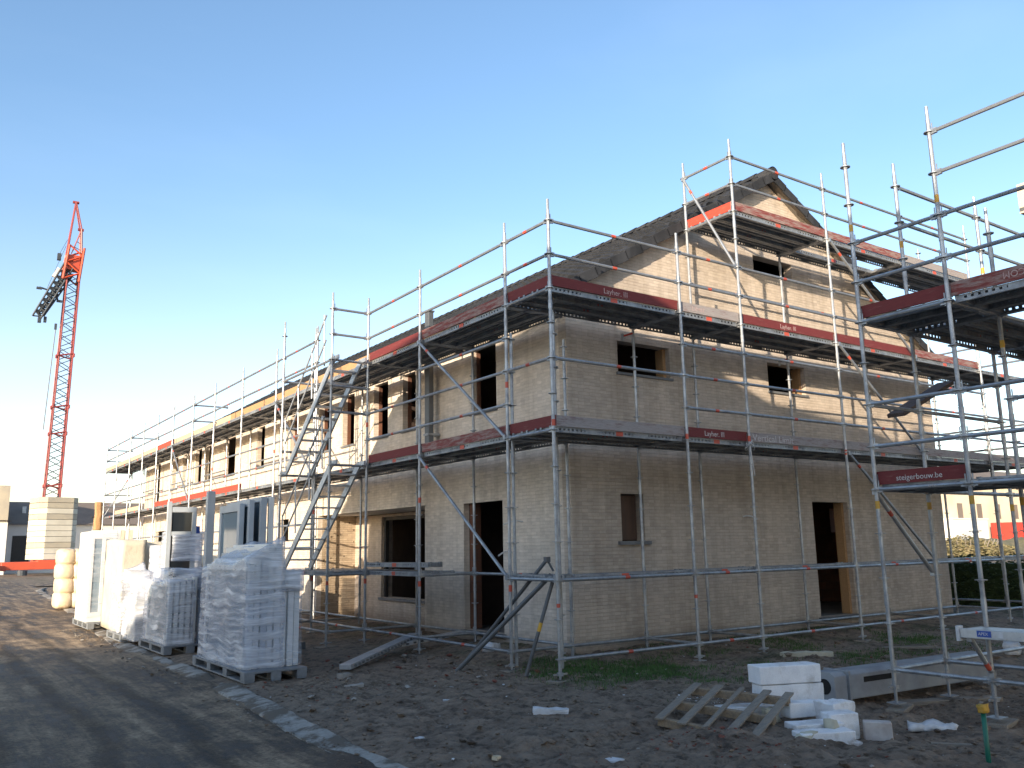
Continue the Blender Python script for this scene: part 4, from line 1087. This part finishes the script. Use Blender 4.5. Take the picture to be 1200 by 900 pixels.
# white double door in film
pallet((-2.95, 14.4, pz), 1.0, 2.2, 'grey pallet under the wrapped white double door')
t = thing('wrapped_door', 'white double door with two glass strips wrapped in film in sunlight', 'door', (-3.1, 13.55, pz + .146))
mb = MB(); mb.bb((-.36, 0, 0), (.20, .07, .22)); mb.bb((-.36, 0, 1.92), (.20, .07, 2.12)); 
for x in (-.36, -.11, .12): mb.bb((x, 0, .221), (x + .08, .07, 1.919))
mb.build('door_leaf', M['pvc'], t, bevel=.005); MB().bb((-.30, .02, .2), (.14, .05, 1.94)).build('pane', M['glass'], t)
for i in range(4): MB().bb((.205 + .09 * i, .0, 0), (.285 + .09 * i, 1.6, 2.12)).build('door_panel', M['pvc'] if i % 2 == 0 else M['cream'], t, bevel=.004)
MB().bb((-.36, .075, 0), (.20, 1.6, 2.10)).build('door_panel', M['pvc'], t)
wrap(t, -.40, .22, -.03, .12, .1, 1.9, lambda x, y: 1.95, 'film', .02, 83)
# insulation bag pile
t = thing('insulation_bags', 'pile of round cream insulation rolls strapped in film, farthest along the kerb', 'insulation', (-2.45, 23.2, .02), 0)
def cushion(c, r, p=.55):
    mb = MB(); nu, nv = 20, 12
    f = lambda v: math.copysign(abs(v) ** p, v)
    for j in range(nv + 1):
        b2 = -PI / 2 + PI * j / nv
        for i in range(nu):
            a = 2 * PI * i / nu
            q = Vector((f(math.cos(b2)) * f(math.cos(a)), f(math.cos(b2)) * f(math.sin(a)), f(math.sin(b2))))
            q *= 1 + .05 * noise.noise(q * 2.5 + Vector(c))
            mb.v.append((c[0] + q.x * r[0], c[1] + q.y * r[1], c[2] + q.z * r[2]))
    for j in range(nv):
        for i in range(nu): mb.f.append((j * nu + i, j * nu + (i + 1) % nu, (j + 1) * nu + (i + 1) % nu, (j + 1) * nu + i)); mb.m.append(0)
    return mb
for i in range(4):
    for sx_ in (-.21, .20):
        cushion((sx_ + .015 * (i % 2), 0, .27 + .46 * i), (.27, .62, .275), .5).build('insulation_bag', M['bag'], t, smooth=True)
# more bundles behind (cream roll in shade, black bin)
t = thing('black_bin', 'black plastic bin partly hidden behind the tall window frame', 'bin', (-1.5, 10.2, 0))
mb = bumpbox(.75, .8, 1.25, .01, .2, 2, -.12, 2); mb.build('bin_body', M['black'], t); MB().bb((-.45, -.48, 1.25), (.45, .48, 1.3)).build('bin_lid', M['black'], t, bevel=.01)
t = thing('cream_roll', 'cream roll of membrane lying flat on top of the black bin', 'roll', (-1.5, 10.2, 1.5)); 
MB().tube((-.5, -.1, 0), (.62, .1, 0), .19, 18).build('membrane_roll', M['cream'], t, smooth=True)
MB().tube((.618, .09, 0), (.63, .1, 0), .06, 12).build('roll_core', M['wood'], t)

# ------------------------------------------------------------------ litter
def piece(name, label, cat, x, y, d, rz_, mat, amp=.01, lift=0, smooth=False, group=None):
    mb = bumpbox(*d, amp, max(.02, min(d[0], d[1]) / 3), x * 7 + y, 0, 10)
    o = mb.build(name, M[mat], smooth=smooth); o.location = (x, y, gz(x, y) - .008 + lift); o.rotation_euler = (0, 0, rz_); tag(o, label, cat, group); return o
piece('foam_piece', 'white foam slab lying alone on the mud in the centre foreground', 'foam', -1.47, -1.72, (.36, .12, .05), -.6, 'paper', .02)
piece('foam_strip', 'thin white strip lying left of the centre foreground slab', 'litter', -1.82, -.32, (.2, .05, .012), -.5, 'paper', .008)
piece('paper_cup', 'small crushed white scrap near the kerb end', 'litter', -3.02, -1.75, (.07, .06, .03), .3, 'paper', .01)
piece('plastic_disc', 'greyish plastic lid on the mud at the bottom edge', 'litter', -2.20, -3.52, (.13, .13, .015), .2, 'paper', .006)
piece('yellow_foam_piece', 'yellowish foam slab in the grass before the gable', 'foam', 4.05, -.75, (.75, .16, .07), -.55, 'yellow_foam', .02)
piece('plastic_wrap', 'crumpled clear plastic lying before the near scaffold board', 'litter', 1.58, -4.05, (.45, .12, .06), -.9, 'paper', .05, smooth=True)
piece('timber_offcut', 'thin pale timber offcut lying in the right foreground mud', 'offcut', .92, -4.62, (.34, .05, .02), -.9, 'wood_grey', .004)
piece('timber_offcut', 'grey board lying flat between gable and near scaffold', 'offcut', 3.9, -1.9, (.75, .09, .03), -.5, 'wood_grey', .004)
piece('timber_offcut', 'broken pale board pieces lying close to the doorway side', 'offcut', 6.1, -1.1, (.8, .12, .03), -.6, 'wood_grey', .01)
piece('plastic_bucket', 'crushed white plastic can lying at the right edge near the hedge', 'bucket', 6.95, -2.3, (.3, .2, .17), .4, 'paper', .05, smooth=True)
piece('pink_scrap', 'small pale pink scrap at the bottom of the muddy foreground', 'litter', -2.93, -2.9, (.06, .05, .03), .3, 'bag', .01)
piece('stone_slab', 'flat grey stone beside the pallet of the nearest bundle', 'stone', -2.05, 2.1, (.18, .12, .06), .3, 'concrete', .02)
piece('stone_slab', 'flat pale slab lying on mud right of the nearest bundle', 'stone', -2.30, 1.25, (.22, .12, .03), -.3, 'concrete', .02)
for x, y, w2, l in ((-1.9, 6.4, .35, 'dark flat paving slab stacked by the stair tower foot'), (-1.35, 5.9, .32, 'second dark paving slab nearer the front wall')):
    piece('paving_slab', l, 'slab', x, y, (w2, w2, .14), .3, 'duct', .006)
piece('mortar_bag', 'white and blue crumpled bag at the foot of the front doorway', 'bag', .72, 2.7, (.25, .18, .12), .5, 'paper', .05, smooth=True)
# marker pipe
t = thing('marker_pipe', 'green plastic pipe with yellow cap sticking out of the ground at the right', 'pipe', (.02, -5.42, -.2))
MB().tube((0, 0, 0), (.0, 0, .60), .019, 12).build('pipe', M['green_pipe'], t, smooth=True)
bumpbox(.075, .06, .06, .02, .02, 5, 0, 30).build('cap', M['yelmark'], t, smooth=True).location = (0, 0, .59)

def scatter(name, n, reg, sz, mats, seed, dens=None):
    rnd = random.Random(seed); mb = MB()
    for _ in range(n):
        for _t in range(20):
            x = rnd.uniform(reg[0], reg[1]); y = rnd.uniform(reg[2], reg[3])
            if dens is None or rnd.random() < dens(x, y): break
        s = sz[0] * (sz[1] / sz[0]) ** (rnd.random() ** 2.2)
        R = Matrix.Rotation(rnd.random() * 6.28, 3, 'Z') @ Matrix.Rotation(rnd.random() - .5, 3, 'X')
        a, b2, c = s, s * rnd.uniform(.5, .9), s * rnd.uniform(.3, .6)
        vs = []
        for px, py, pz2 in ((1, 0, 0), (-1, 0, 0), (0, 1, 0), (0, -1, 0), (0, 0, 1), (0, 0, -1), (.7, .6, .5), (-.6, .7, .4), (-.7, -.6, .5), (.6, -.7, .4)):
            j = 1 + rnd.uniform(-.25, .25); vs.append(R @ Vector((px * a * j / 2, py * b2 * j / 2, pz2 * c * j / 2)) + Vector((x, y, gz(x, y) + c * .2)))
        fs = [(6, 4, 0), (6, 2, 4), (7, 4, 2), (7, 1, 4), (8, 4, 1), (8, 3, 4), (9, 4, 3), (9, 0, 4), (6, 0, 2), (7, 2, 1), (8, 1, 3), (9, 3, 0), (5, 2, 0), (5, 1, 2), (5, 3, 1), (5, 0, 3)]
        mb.add(vs, fs, rnd.randrange(len(mats)))
    o = mb.build(name, [M[k] for k in mats]); tag(o, kind='stuff'); return o
offroad = lambda x, y: 1. if x > kerb_x(y) + .2 and not (x > 1.2 and y > 1.2) else 0.
tag(scatter('stones', 2600, (-4.2, 9, -7, 3.5), (.012, .06), ['soil', 'soil', 'concrete', 'wood_grey', 'soil', 'redbrickbit'], 1, offroad), 'small stones and clods scattered over the mud', 'stones')
tag(scatter('brick_rubble', 420, (-3.2, .2, .2, 4.2), (.02, .12), ['redbrickbit', 'soil', 'concrete', 'soil', 'soil'], 2, offroad), 'reddish brick rubble on the mud before the corner', 'rubble')
tag(scatter('foam_crumbs', 260, (.1, 1.0, -2.5, -1.6), (.008, .035), ['paper', 'foam'], 3, lambda x, y: math.exp(-((x - .55) / .3) ** 2 - ((y + 2.0) / .25) ** 2)), 'white foam crumbs strewn beside the broken pallet', 'crumbs')
tag(scatter('litter_bits', 420, (-4, 8, -7, 3), (.01, .045), ['paper', 'wood_grey', 'concrete'], 9, offroad), 'small pale scraps strewn over the mud', 'litter')
tag(scatter('pallet_rubble', 60, (-1.5, -.7, -4.2, -3.1), (.02, .07), ['redbrickbit'], 4), 'red brick crumbs in front of the broken pallet', 'rubble')
tag(scatter('clods', 1500, (-3.5, 7, -6.5, 2), (.03, .12), ['soil'], 5, offroad), 'lumps of turned soil', 'soil')
tag(scatter('kerb_clods', 500, (-4.0, -3.2, -4, 14), (.02, .09), ['soil', 'soil', 'kerb'], 6), 'lumps of mud along the kerb', 'soil')

# grass by the corner
def grass(name, n, reg, h, seed, dens):
    rnd = random.Random(seed); mb = MB()
    for _ in range(n):
        x = rnd.uniform(reg[0], reg[1]); y = rnd.uniform(reg[2], reg[3])
        if rnd.random() > dens(x, y): continue
        z = gz(x, y) - .01; a = rnd.random() * 6.28; hh = h * rnd.uniform(.4, 1.1); w2 = .006; l = rnd.uniform(.2, .9) * hh
        dx, dy = math.cos(a), math.sin(a)
        mb.add([(x - dy * w2, y + dx * w2, z), (x + dy * w2, y - dx * w2, z), (x + dx * l, y + dy * l, z + hh)], [(0, 1, 2)])
    o = mb.build(name, M['grass']); tag(o, 'short green grass growing at the foot of the gable', 'grass', kind='stuff'); return o
def gd(x, y):
    if x > 1.25 and y > 1.2: return 0
    n_ = noise.noise(Vector((x * .9, y * 1.1, 4))) + .5 * noise.noise(Vector((x * 3, y * 3, 1)))
    patch = math.exp(-((x - .9) / 1.0) ** 2 - ((y + .0) / .75) ** 2) * 1.4
    return max(0, min(1, patch + n_ * 1.0 + .0)) * sstep(-2.8, -.8, y) * sstep(-.5, .4, x)
grass('grass', 110000, (-.6, 9, -3, 1.3), .065, 11, gd)

# ------------------------------------------------------------------ tower crane
cr = thing('tower_crane', 'tall red lattice crane with folded dark jib and stacked concrete ballast', 'crane', (0, 0, 0))
cx, cy = 4.45, 87.
def lat(mb, a, b_, w0, w1, nseg, r=.07, rd=.035, mi=0, mid=0):
    a, b_ = Vector(a), Vector(b_); d = (b_ - a).normalized()
    ux = Vector((1, 0, 0)) if abs(d.z) > .6 else Vector((0, 1, 0)); ux = (ux - d * ux.dot(d)).normalized(); uy = d.cross(ux)
    def c(t, i):
        w = (w0 + (w1 - w0) * t) / 2; s = ((-1, -1), (1, -1), (1, 1), (-1, 1))[i]
        return a.lerp(b_, t) + ux * s[0] * w + uy * s[1] * w
    for i in range(4): mb.tube(c(0, i), c(1, i), r, 6, mi)
    for k in range(nseg):
        t0, t1 = k / nseg, (k + 1) / nseg
        for i in range(4):
            j = (i + 1) % 4
            if k % 2: i, j = j, i
            mb.tube(c(t0, i), c(t1, j), rd, 4, mid); 
    return mb
lean = .018
def cp(x, z): return (cx + x + lean * 0, cy, z)
lat(MB(), cp(0, 6.8), cp(.35, 30.2), 1.35, 1.15, 34, .085, .04, 0, 1).build('mast', [M['crane_red'], M['crane_grey']], cr)
mb = MB()
for z in (8.3, 13.5, 16.2, 21.5): lat(mb, cp((z - 6.8) * .015, z), cp((z - 6.8) * .015, z + .35), 1.42, 1.42, 1, .10, .08)
mb.build('mast_collars', M['crane_red'], cr)
mb = lat(MB(), cp(.1, 29.5), cp(.45, 33.2), 1.5, 1.4, 4, .13, .09); mb.box(cp(.25, 31.5), (1.2, 1.0, 1.6), 0); mb.build('slewing_head', M['crane_orange'], cr)
mb = MB(); top = Vector(cp(.1, 38.2)); shoulder = Vector(cp(.78, 35.2)); sl = Vector(cp(-.38, 32.5)); sr_ = Vector(cp(.95, 32.3))
for yy in (-.5, .5):
    o_ = Vector((0, yy, 0))
    mb.tube(sl + o_, top + o_ * .5, .075, 6); mb.tube(top + o_ * .5, shoulder + o_, .075, 6); mb.tube(shoulder + o_, sr_ + o_, .10, 6); mb.tube(shoulder + o_, Vector(cp(.1, 32.7)) + o_, .05, 6)
for t in (.25, .5, .75): p = sr_.lerp(shoulder, t); q = Vector(cp(.1, 32.7)).lerp(shoulder, t); mb.tube(p, q, .04, 5)
mb.tube(top + Vector((-.3, 0, 0)), top + Vector((.3, 0, 0)), .16, 8); mb.tube(shoulder + Vector((-.3, 0, .1)), shoulder + Vector((.25, 0, .1)), .16, 8)
mb.build('mast_head', M['crane_red'], cr)
# folded jib hanging to the left
mb = lat(MB(), cp(-.1, 31.2), cp(-2.6, 25.4), .95, .75, 18, .10, .07); lat(mb, cp(.1, 30.4), cp(-2.2, 25.7), .6, .5, 14, .09, .07); mb.bar(cp(-.3, 30.6), cp(-2.3, 26.1), .12, .35)
mb.box(cp(-1.05, 32.0), (.35, .4, .7)); mb.box(cp(-2.35, 25.1), (.3, .5, .5)); mb.box(cp(-1.85, 25.2), (.25, .4, .55))
mb.tube(cp(-1.7, 28.3), cp(-2.6, 28.5), .09, 6); mb.box(cp(-2.6, 28.4), (.5, .3, .2)); mb.tube(cp(-1.0, 28), cp(-.85, 27.3), .09, 6); mb.box(cp(-.7, 27.3), (.5, .3, .2))
mb.build('folded_jib', M['crane_grey'], cr)
MB().bar(cp(-1.0, 30.8), cp(-1.45, 29.8), .3, .28).build('winch_cover', M['paper'], cr)
mb = MB(); mb.tube(cp(-1.05, 32.3), cp(-.4, 34.0), .02, 4); mb.tube(cp(-1.9, 28.5), cp(-.5, 33.3), .02, 4); mb.tube(cp(-.82, 24.8), cp(-1.2, 14), .045, 5); mb.box(cp(-.85, 24.6), (.22, .2, .6)); mb.build('rope', M['crane_grey'], cr)
# ballast: octagonal concrete slabs
nb_ = 11; zb0, zb1 = 1.35, 7.15
for i in range(nb_):
    z0_ = zb0 + (zb1 - zb0) * i / nb_; z1_ = zb0 + (zb1 - zb0) * (i + 1) / nb_ - .03
    sh = .022 * i * 0
    w2 = 1.78; c_ = .6; pts = [(-w2 + c_, -w2), (w2 - c_, -w2), (w2, -w2 + c_), (w2, w2 - c_), (w2 - c_, w2), (-w2 + c_, w2), (-w2, w2 - c_), (-w2, -w2 + c_)]
    R = Matrix.Rotation(math.radians(12), 2)
    mb = MB(); lx = 0
    vs = []
    for z in (z0_, z1_):
        for p in pts: q = R @ Vector(p); vs.append((q.x + lx, q.y, z))
    mb.add(vs, [tuple(range(7, -1, -1)), tuple(range(8, 16))] + [(k, (k + 1) % 8, 8 + (k + 1) % 8, 8 + k) for k in range(8)])
    o = mb.build('ballast_slab', M['ballast_b'] if i in (2, 7, 9, 10) else M['ballast'], cr, bevel=.03); o.location = (4.45, 84.6, 0)
mb = MB(); mb.bb((.3, 82.2, .45), (7.2, 82.8, 1.15)); mb.bb((.3, 87.4, .45), (7.2, 88., 1.15)); mb.bb((3.2, 82.5, .5), (5.2, 88, 1.3))
mb.bar((.6, 82.4, .6), (-.9, 81.3, .75), .4, .45); mb.bar((7.1, 82.4, .6), (8.2, 81.6, .6), .4, .45); mb.build('undercarriage', M['crane_orange'], cr, bevel=.04)
for x, y in ((-.8, 81.3), (8.1, 81.6), (2, 82.2), (6.0, 82.2)): MB().tube((x, y, -.05), (x, y, .42), .42, 12).build('outrigger_foot', M['crane_grey'], cr)

# ------------------------------------------------------------------ distant buildings
def bg_house(label, x0, x1, y0, y1, h, hr, wallm, roofm, opens=(), vents=()):
    t = thing('distant_house', label, 'house', (x0, y0, 0), 0)
    MB().bb((0, 0, -.1), (x1 - x0, y1 - y0, h)).build('wall', M[wallm], t)
    mb = MB(); L = x1 - x0; D = y1 - y0; e = .4
    mb.add([(-e, -e, h), (L + e, -e, h), (L + e, D + e, h), (-e, D + e, h), (-e, D / 2, h + hr), (L + e, D / 2, h + hr)], [(0, 1, 5, 4), (2, 3, 4, 5), (0, 4, 3), (1, 2, 5), (3, 2, 1, 0)])
    rf = mb.build('roof', M[roofm], t)
    for (a, z0, b2, z1, mt, nm) in opens:
        MB().bb((a, -.03, z0), (b2, .06, z1)).build(nm, M[mt], t)
    for (a, hh) in vents: MB().bb((a, D * .22, h + .3), (a + .35, D * .22 + .3, h + hh)).build('vent_pipe', M['alu'], t)
    return t
bg_house('distant low white house with brown roof behind the crane', .5, 26, 96, 104, 4.95, 2.6, 'render_white', 'roof_brown', [(1.7, .3, 3.4, 3.8, 'black', 'door'), (8.8, 2.4, 10.0, 3.9, 'black', 'window'), (-.4 + .5, 2.6, .3, 3.8, 'black', 'window'), (15.5, 2.2, 17, 3.8, 'black', 'window')], [(2.6, 2.0)])
bg_house('tall beige building end at the far left edge of the picture', -12, 1.3, 91.5, 99, 5.2, 0.1, 'render_white', 'roof_brown', [(4, .3, 6, 3, 'black', 'door')])
MB().bb((-12, 91.2, 5.25), (1.25, 98, 8.7)).build('upper_storey', M['ballast_b'], bpy.data.objects['distant_house.001']).matrix_parent_inverse = Matrix.Translation((12, -91.5, 0))
bg_house('brown roofed far house seen between the posts of the front scaffold', 27, 60, 104, 114, 4.8, 3.2, 'bg_cream', 'roof_brown', [(2, 1, 4, 3, 'black', 'window'), (8, 1, 10, 3, 'black', 'window')])
bg_house('dark sheet roof house at the left edge behind the orange crane base', -50, -14, 100, 112, 4.5, 3.0, 'render_white', 'roof_dark', [(30, .3, 32, 3, 'black', 'door')])
# right background
ow = []
for i in range(12):
    ow.append((2.5 + i * 4.2, 3.9, 3.6 + i * 4.2, 5.6, 'roof_brown', 'window'))
    if i != 1: ow.append((1.2 + i * 4.2, .6, 3.4 + i * 4.2, 3.0, 'wood_grey', 'window'))
bg_house('sunlit cream houses far behind the gable on the right', 78, 130, 42, 52, 7.6, 2.6, 'bg_cream', 'roof_brown', ow)
t = thing('white_garage', 'bright white low garage in front of the far cream houses', 'garage', (83, 39.5, 0)); MB().bb((0, 0, 0), (7.2, 3, 3.7)).build('wall', M['bg_white'], t); MB().bb((-.1, -.1, 3.7), (7.3, 3.1, 3.85)).build('roof', M['bg_white'], t)
MB().bb((1, -.04, 0), (3.4, .05, 2.5)).build('garage_door', M['paper'], t)
t = thing('red_container', 'red shipping container standing far behind on the right', 'container', (93.6, 38.5, 0)); mb = MB(); mb.bb((0, 0, 1), (3.1, 2.4, 3.4))
for i in range(10): mb.bb((.1 + .3 * i, -.05, 1.1), (.22 + .3 * i, -.001, 3.3))
mb.build('container_body', M['container_red'], t); MB().bb((.1, .1, 0), (3, 2.3, .99)).build('supports', M['roof_dark'], t)
# mound and scrub
mb = MB(); nxm, nym = 60, 24
for i in range(nxm + 1):
    for j in range(nym + 1):
        x = 55 + 40 * i / nxm; y = 26 + 12 * j / nym
        e = math.sin(PI * i / nxm) ** .5 * math.sin(PI * j / nym)
        mb.v.append((x, y, e * (1.6 + .9 * noise.noise(Vector((x * .3, y * .3, 0))) + .35 * noise.noise(Vector((x * 1.3, y * 1.3, 0)))) - .1))
for i in range(nxm):
    for j in range(nym): a = i * (nym + 1) + j; mb.f.append((a, a + nym + 1, a + nym + 2, a + 1)); mb.m.append(0)
tag(mb.build('earth_mound', M['scrub'], smooth=True), kind='structure')
def leafmass(name, label, cat, boxfn, n, size, mat, stem=None, seed=0, kind=None):
    rnd = random.Random(seed); mb = MB()
    for _ in range(n):
        p = boxfn(rnd)
        if p is None: continue
        R = Matrix.Rotation(rnd.random() * 6.28, 3, 'Z') @ Matrix.Rotation(rnd.random() * 3, 3, 'X')
        s = size * rnd.uniform(.6, 1.3)
        mb.add([R @ Vector((-s, 0, 0)) + p, R @ Vector((0, -s * .5, 0)) + p, R @ Vector((s, 0, .2 * s)) + p, R @ Vector((0, s * .5, 0)) + p], [(0, 1, 2, 3)])
    return mb
hd = thing('hedge', 'dark green clipped hedge in shade behind the gable at the right', 'hedge', (0, 0, 0))
def hb(r):
    x = r.uniform(15.2, 16.6); y = r.uniform(-3.5, 9.5); z = r.uniform(-.2, 1.30 + .12 * noise.noise(Vector((y * 2, 0, 0)))); return Vector((x, y, z))
leafmass('h', '', '', hb, 26000, .05, 'leaf', seed=4).build('foliage', M['leaf'], hd)
MB().bb((15.6, -3.3, -.3), (16.3, 9.3, 1.1)).build('branches', M['leaf'], hd)
sc_ = thing('scrub_bush', 'dry sunlit bush growing on the earth mound at the right', 'bush', (0, 0, 0))
def sb(r):
    a = r.random() * 6.28; q = r.random() ** .5; x = 62 + 7 * q * math.cos(a); y = 27.5 + 2.0 * q * math.sin(a); return Vector((x, y, .2 + r.random() * 1.9 * (1 - q * .6)))
leafmass('s', '', '', sb, 5000, .16, 'scrub', seed=5).build('foliage', M['scrub'], sc_)
mb = MB()
for i in range(30): a = i * 2.4; mb.tube((62 + 3 * math.cos(a), 27.5 + math.sin(a), 0), (62 + 5 * math.cos(a), 27.5 + 1.6 * math.sin(a), 1.6), .04, 5)
mb.build('branches', M['wood_grey'], sc_)
# folded orange sunshade post tied to the far end of the front scaffold
t = thing('orange_tarp', 'rolled orange tarpaulin tied upright to the far end of the front scaffold', 'tarpaulin', (-.15, 32.9, 2.75)); bumpbox(.30, .26, 1.25, .04, .1, 9, .1, 3).build('tarp_roll', M['wood_or'], t, smooth=True); MB().tube((-.25, 0, .6), (.25, 0, .6), .03, 6).build('strap', M['black'], t)
# terrace across the street, behind the photographer: it throws the long shadow
op = thing('opposite_house', 'terrace of houses across the street throwing the long shadow', 'house', (0, 0, 0))
dirh = Vector((.872, .49, 0)); per = Vector((.49, -.872, 0))
def sp(u, s, z): p = dirh * s + per * u; return (p.x, p.y, z)
D0 = 15.
hv = lambda v: v + .19 * D0
mb = MB(); prof3 = [(-12, 0), (-12, hv(.05)), (-10.4, hv(.25)), (-9.2, hv(.9)), (-8.4, hv(1.5)), (-8.1, hv(3.8)), (-7.2, hv(4.4)), (-6.5, hv(5.03)), (-5.96, hv(5.4)), (-5.4, hv(5.8)), (.8, hv(5.9)), (1.9, hv(5.54)), (3.25, hv(5.75)), (4.1, hv(5.7)), (4.35, hv(6.2)), (4.78, hv(6.2)), (4.95, hv(5.45)), (12, hv(5.9)), (12, 0)]
n = len(prof3); vs = [sp(u, -D0, z) for u, z in prof3] + [sp(u, -D0 - 4, z * (.82 if z > 0 else 1)) for u, z in prof3]
mb.add(vs, [tuple(range(n)), tuple(range(2 * n - 1, n - 1, -1))] + [(i, (i + 1) % n, n + (i + 1) % n, n + i) for i in range(n)])
mb.build('wall', M['bg_white'], op)

# ------------------------------------------------------------------ light, sky, camera
SUN = Vector((.872, .49, -.19)).normalized()
az = math.atan2(-SUN.x, -SUN.y) % (2 * PI); el = math.asin(-SUN.z)
sd = bpy.data.lights.new('sun', 'SUN'); sd.energy = 9.0; sd.angle = math.radians(.4); sd.color = (1, .84, .64)
so = bpy.data.objects.new('sun', sd); COL.objects.link(so); so.rotation_euler = SUN.to_track_quat('-Z', 'Y').to_euler()
w = bpy.data.worlds.new('World'); scene.world = w; w.use_nodes = True; nt = w.node_tree
bg = nt.nodes['Background']; sky = nt.nodes.new('ShaderNodeTexSky'); sky.sky_type = 'NISHITA'; sky.sun_disc = False
sky.sun_elevation = el; sky.sun_rotation = az; sky.air_density = 1.0; sky.dust_density = 1.3; sky.ozone_density = 2.4; sky.altitude = 0
tc = nt.nodes.new('ShaderNodeTexCoord'); sx_ = nt.nodes.new('ShaderNodeSeparateXYZ'); nt.links.new(tc.outputs['Generated'], sx_.inputs[0])
hz_ = math_(nt, 'POWER', math_(nt, 'MAXIMUM', math_(nt, 'SUBTRACT', 1., math_(nt, 'DIVIDE', math_(nt, 'ABSOLUTE', sx_.outputs[2]), .42)), 0.), 1.7)
cirrus = N(nt, 'TexNoise'); mpw = N(nt, 'Mapping'); nt.links.new(tc.outputs['Generated'], mpw.inputs[0]); mpw.inputs['Scale'].default_value = (1.2, 3.0, 6.0); mpw.inputs['Rotation'].default_value = (.2, .1, .6)
nt.links.new(mpw.outputs[0], cirrus.inputs['Vector']); cirrus.inputs['Scale'].default_value = 1.3; cirrus.inputs['Detail'].default_value = 7
ci = ramp(nt, cirrus.outputs[0], [(.45, (0, 0, 0)), (.80, (.16, .15, .13))])
hzc = mix(nt, hz_, (0., 0., 0.), (1.7, 1.05, .75))
skyc = mix(nt, 1., mix(nt, 1., sky.outputs[0], hzc, 'ADD'), ci, 'ADD')
nt.links.new(skyc, bg.inputs[0]); bg.inputs[1].default_value = .37
cam = bpy.data.cameras.new('camera'); co = bpy.data.objects.new('camera', cam); COL.objects.link(co)
F, CX, CY, CZ, yaw, pit, rol = 1009.2995, -7.1141, -9.2012, 1.746, .6105, .1865, -.0184
cam.sensor_width = 36; cam.lens = 36 * F / 1200; cam.clip_start = .1; cam.clip_end = 4000
f = Vector((math.cos(pit) * math.sin(yaw), math.cos(pit) * math.cos(yaw), math.sin(pit)))
r = Vector((math.cos(yaw), -math.sin(yaw), 0)); u = r.cross(f)
c, s = math.cos(rol), math.sin(rol); rx = r * c + u * s; ux = -r * s + u * c
m4 = Matrix((rx, ux, -f)).transposed().to_4x4(); m4.translation = (CX, CY, CZ); co.matrix_world = m4
scene.camera = co
scene.view_settings.view_transform = 'Standard'; scene.view_settings.look = 'None'; scene.view_settings.exposure = 0
scene.render.engine = 'CYCLES'; scene.cycles.max_bounces = 6; scene.cycles.transparent_max_bounces = 16
scene.cycles.use_denoising = True
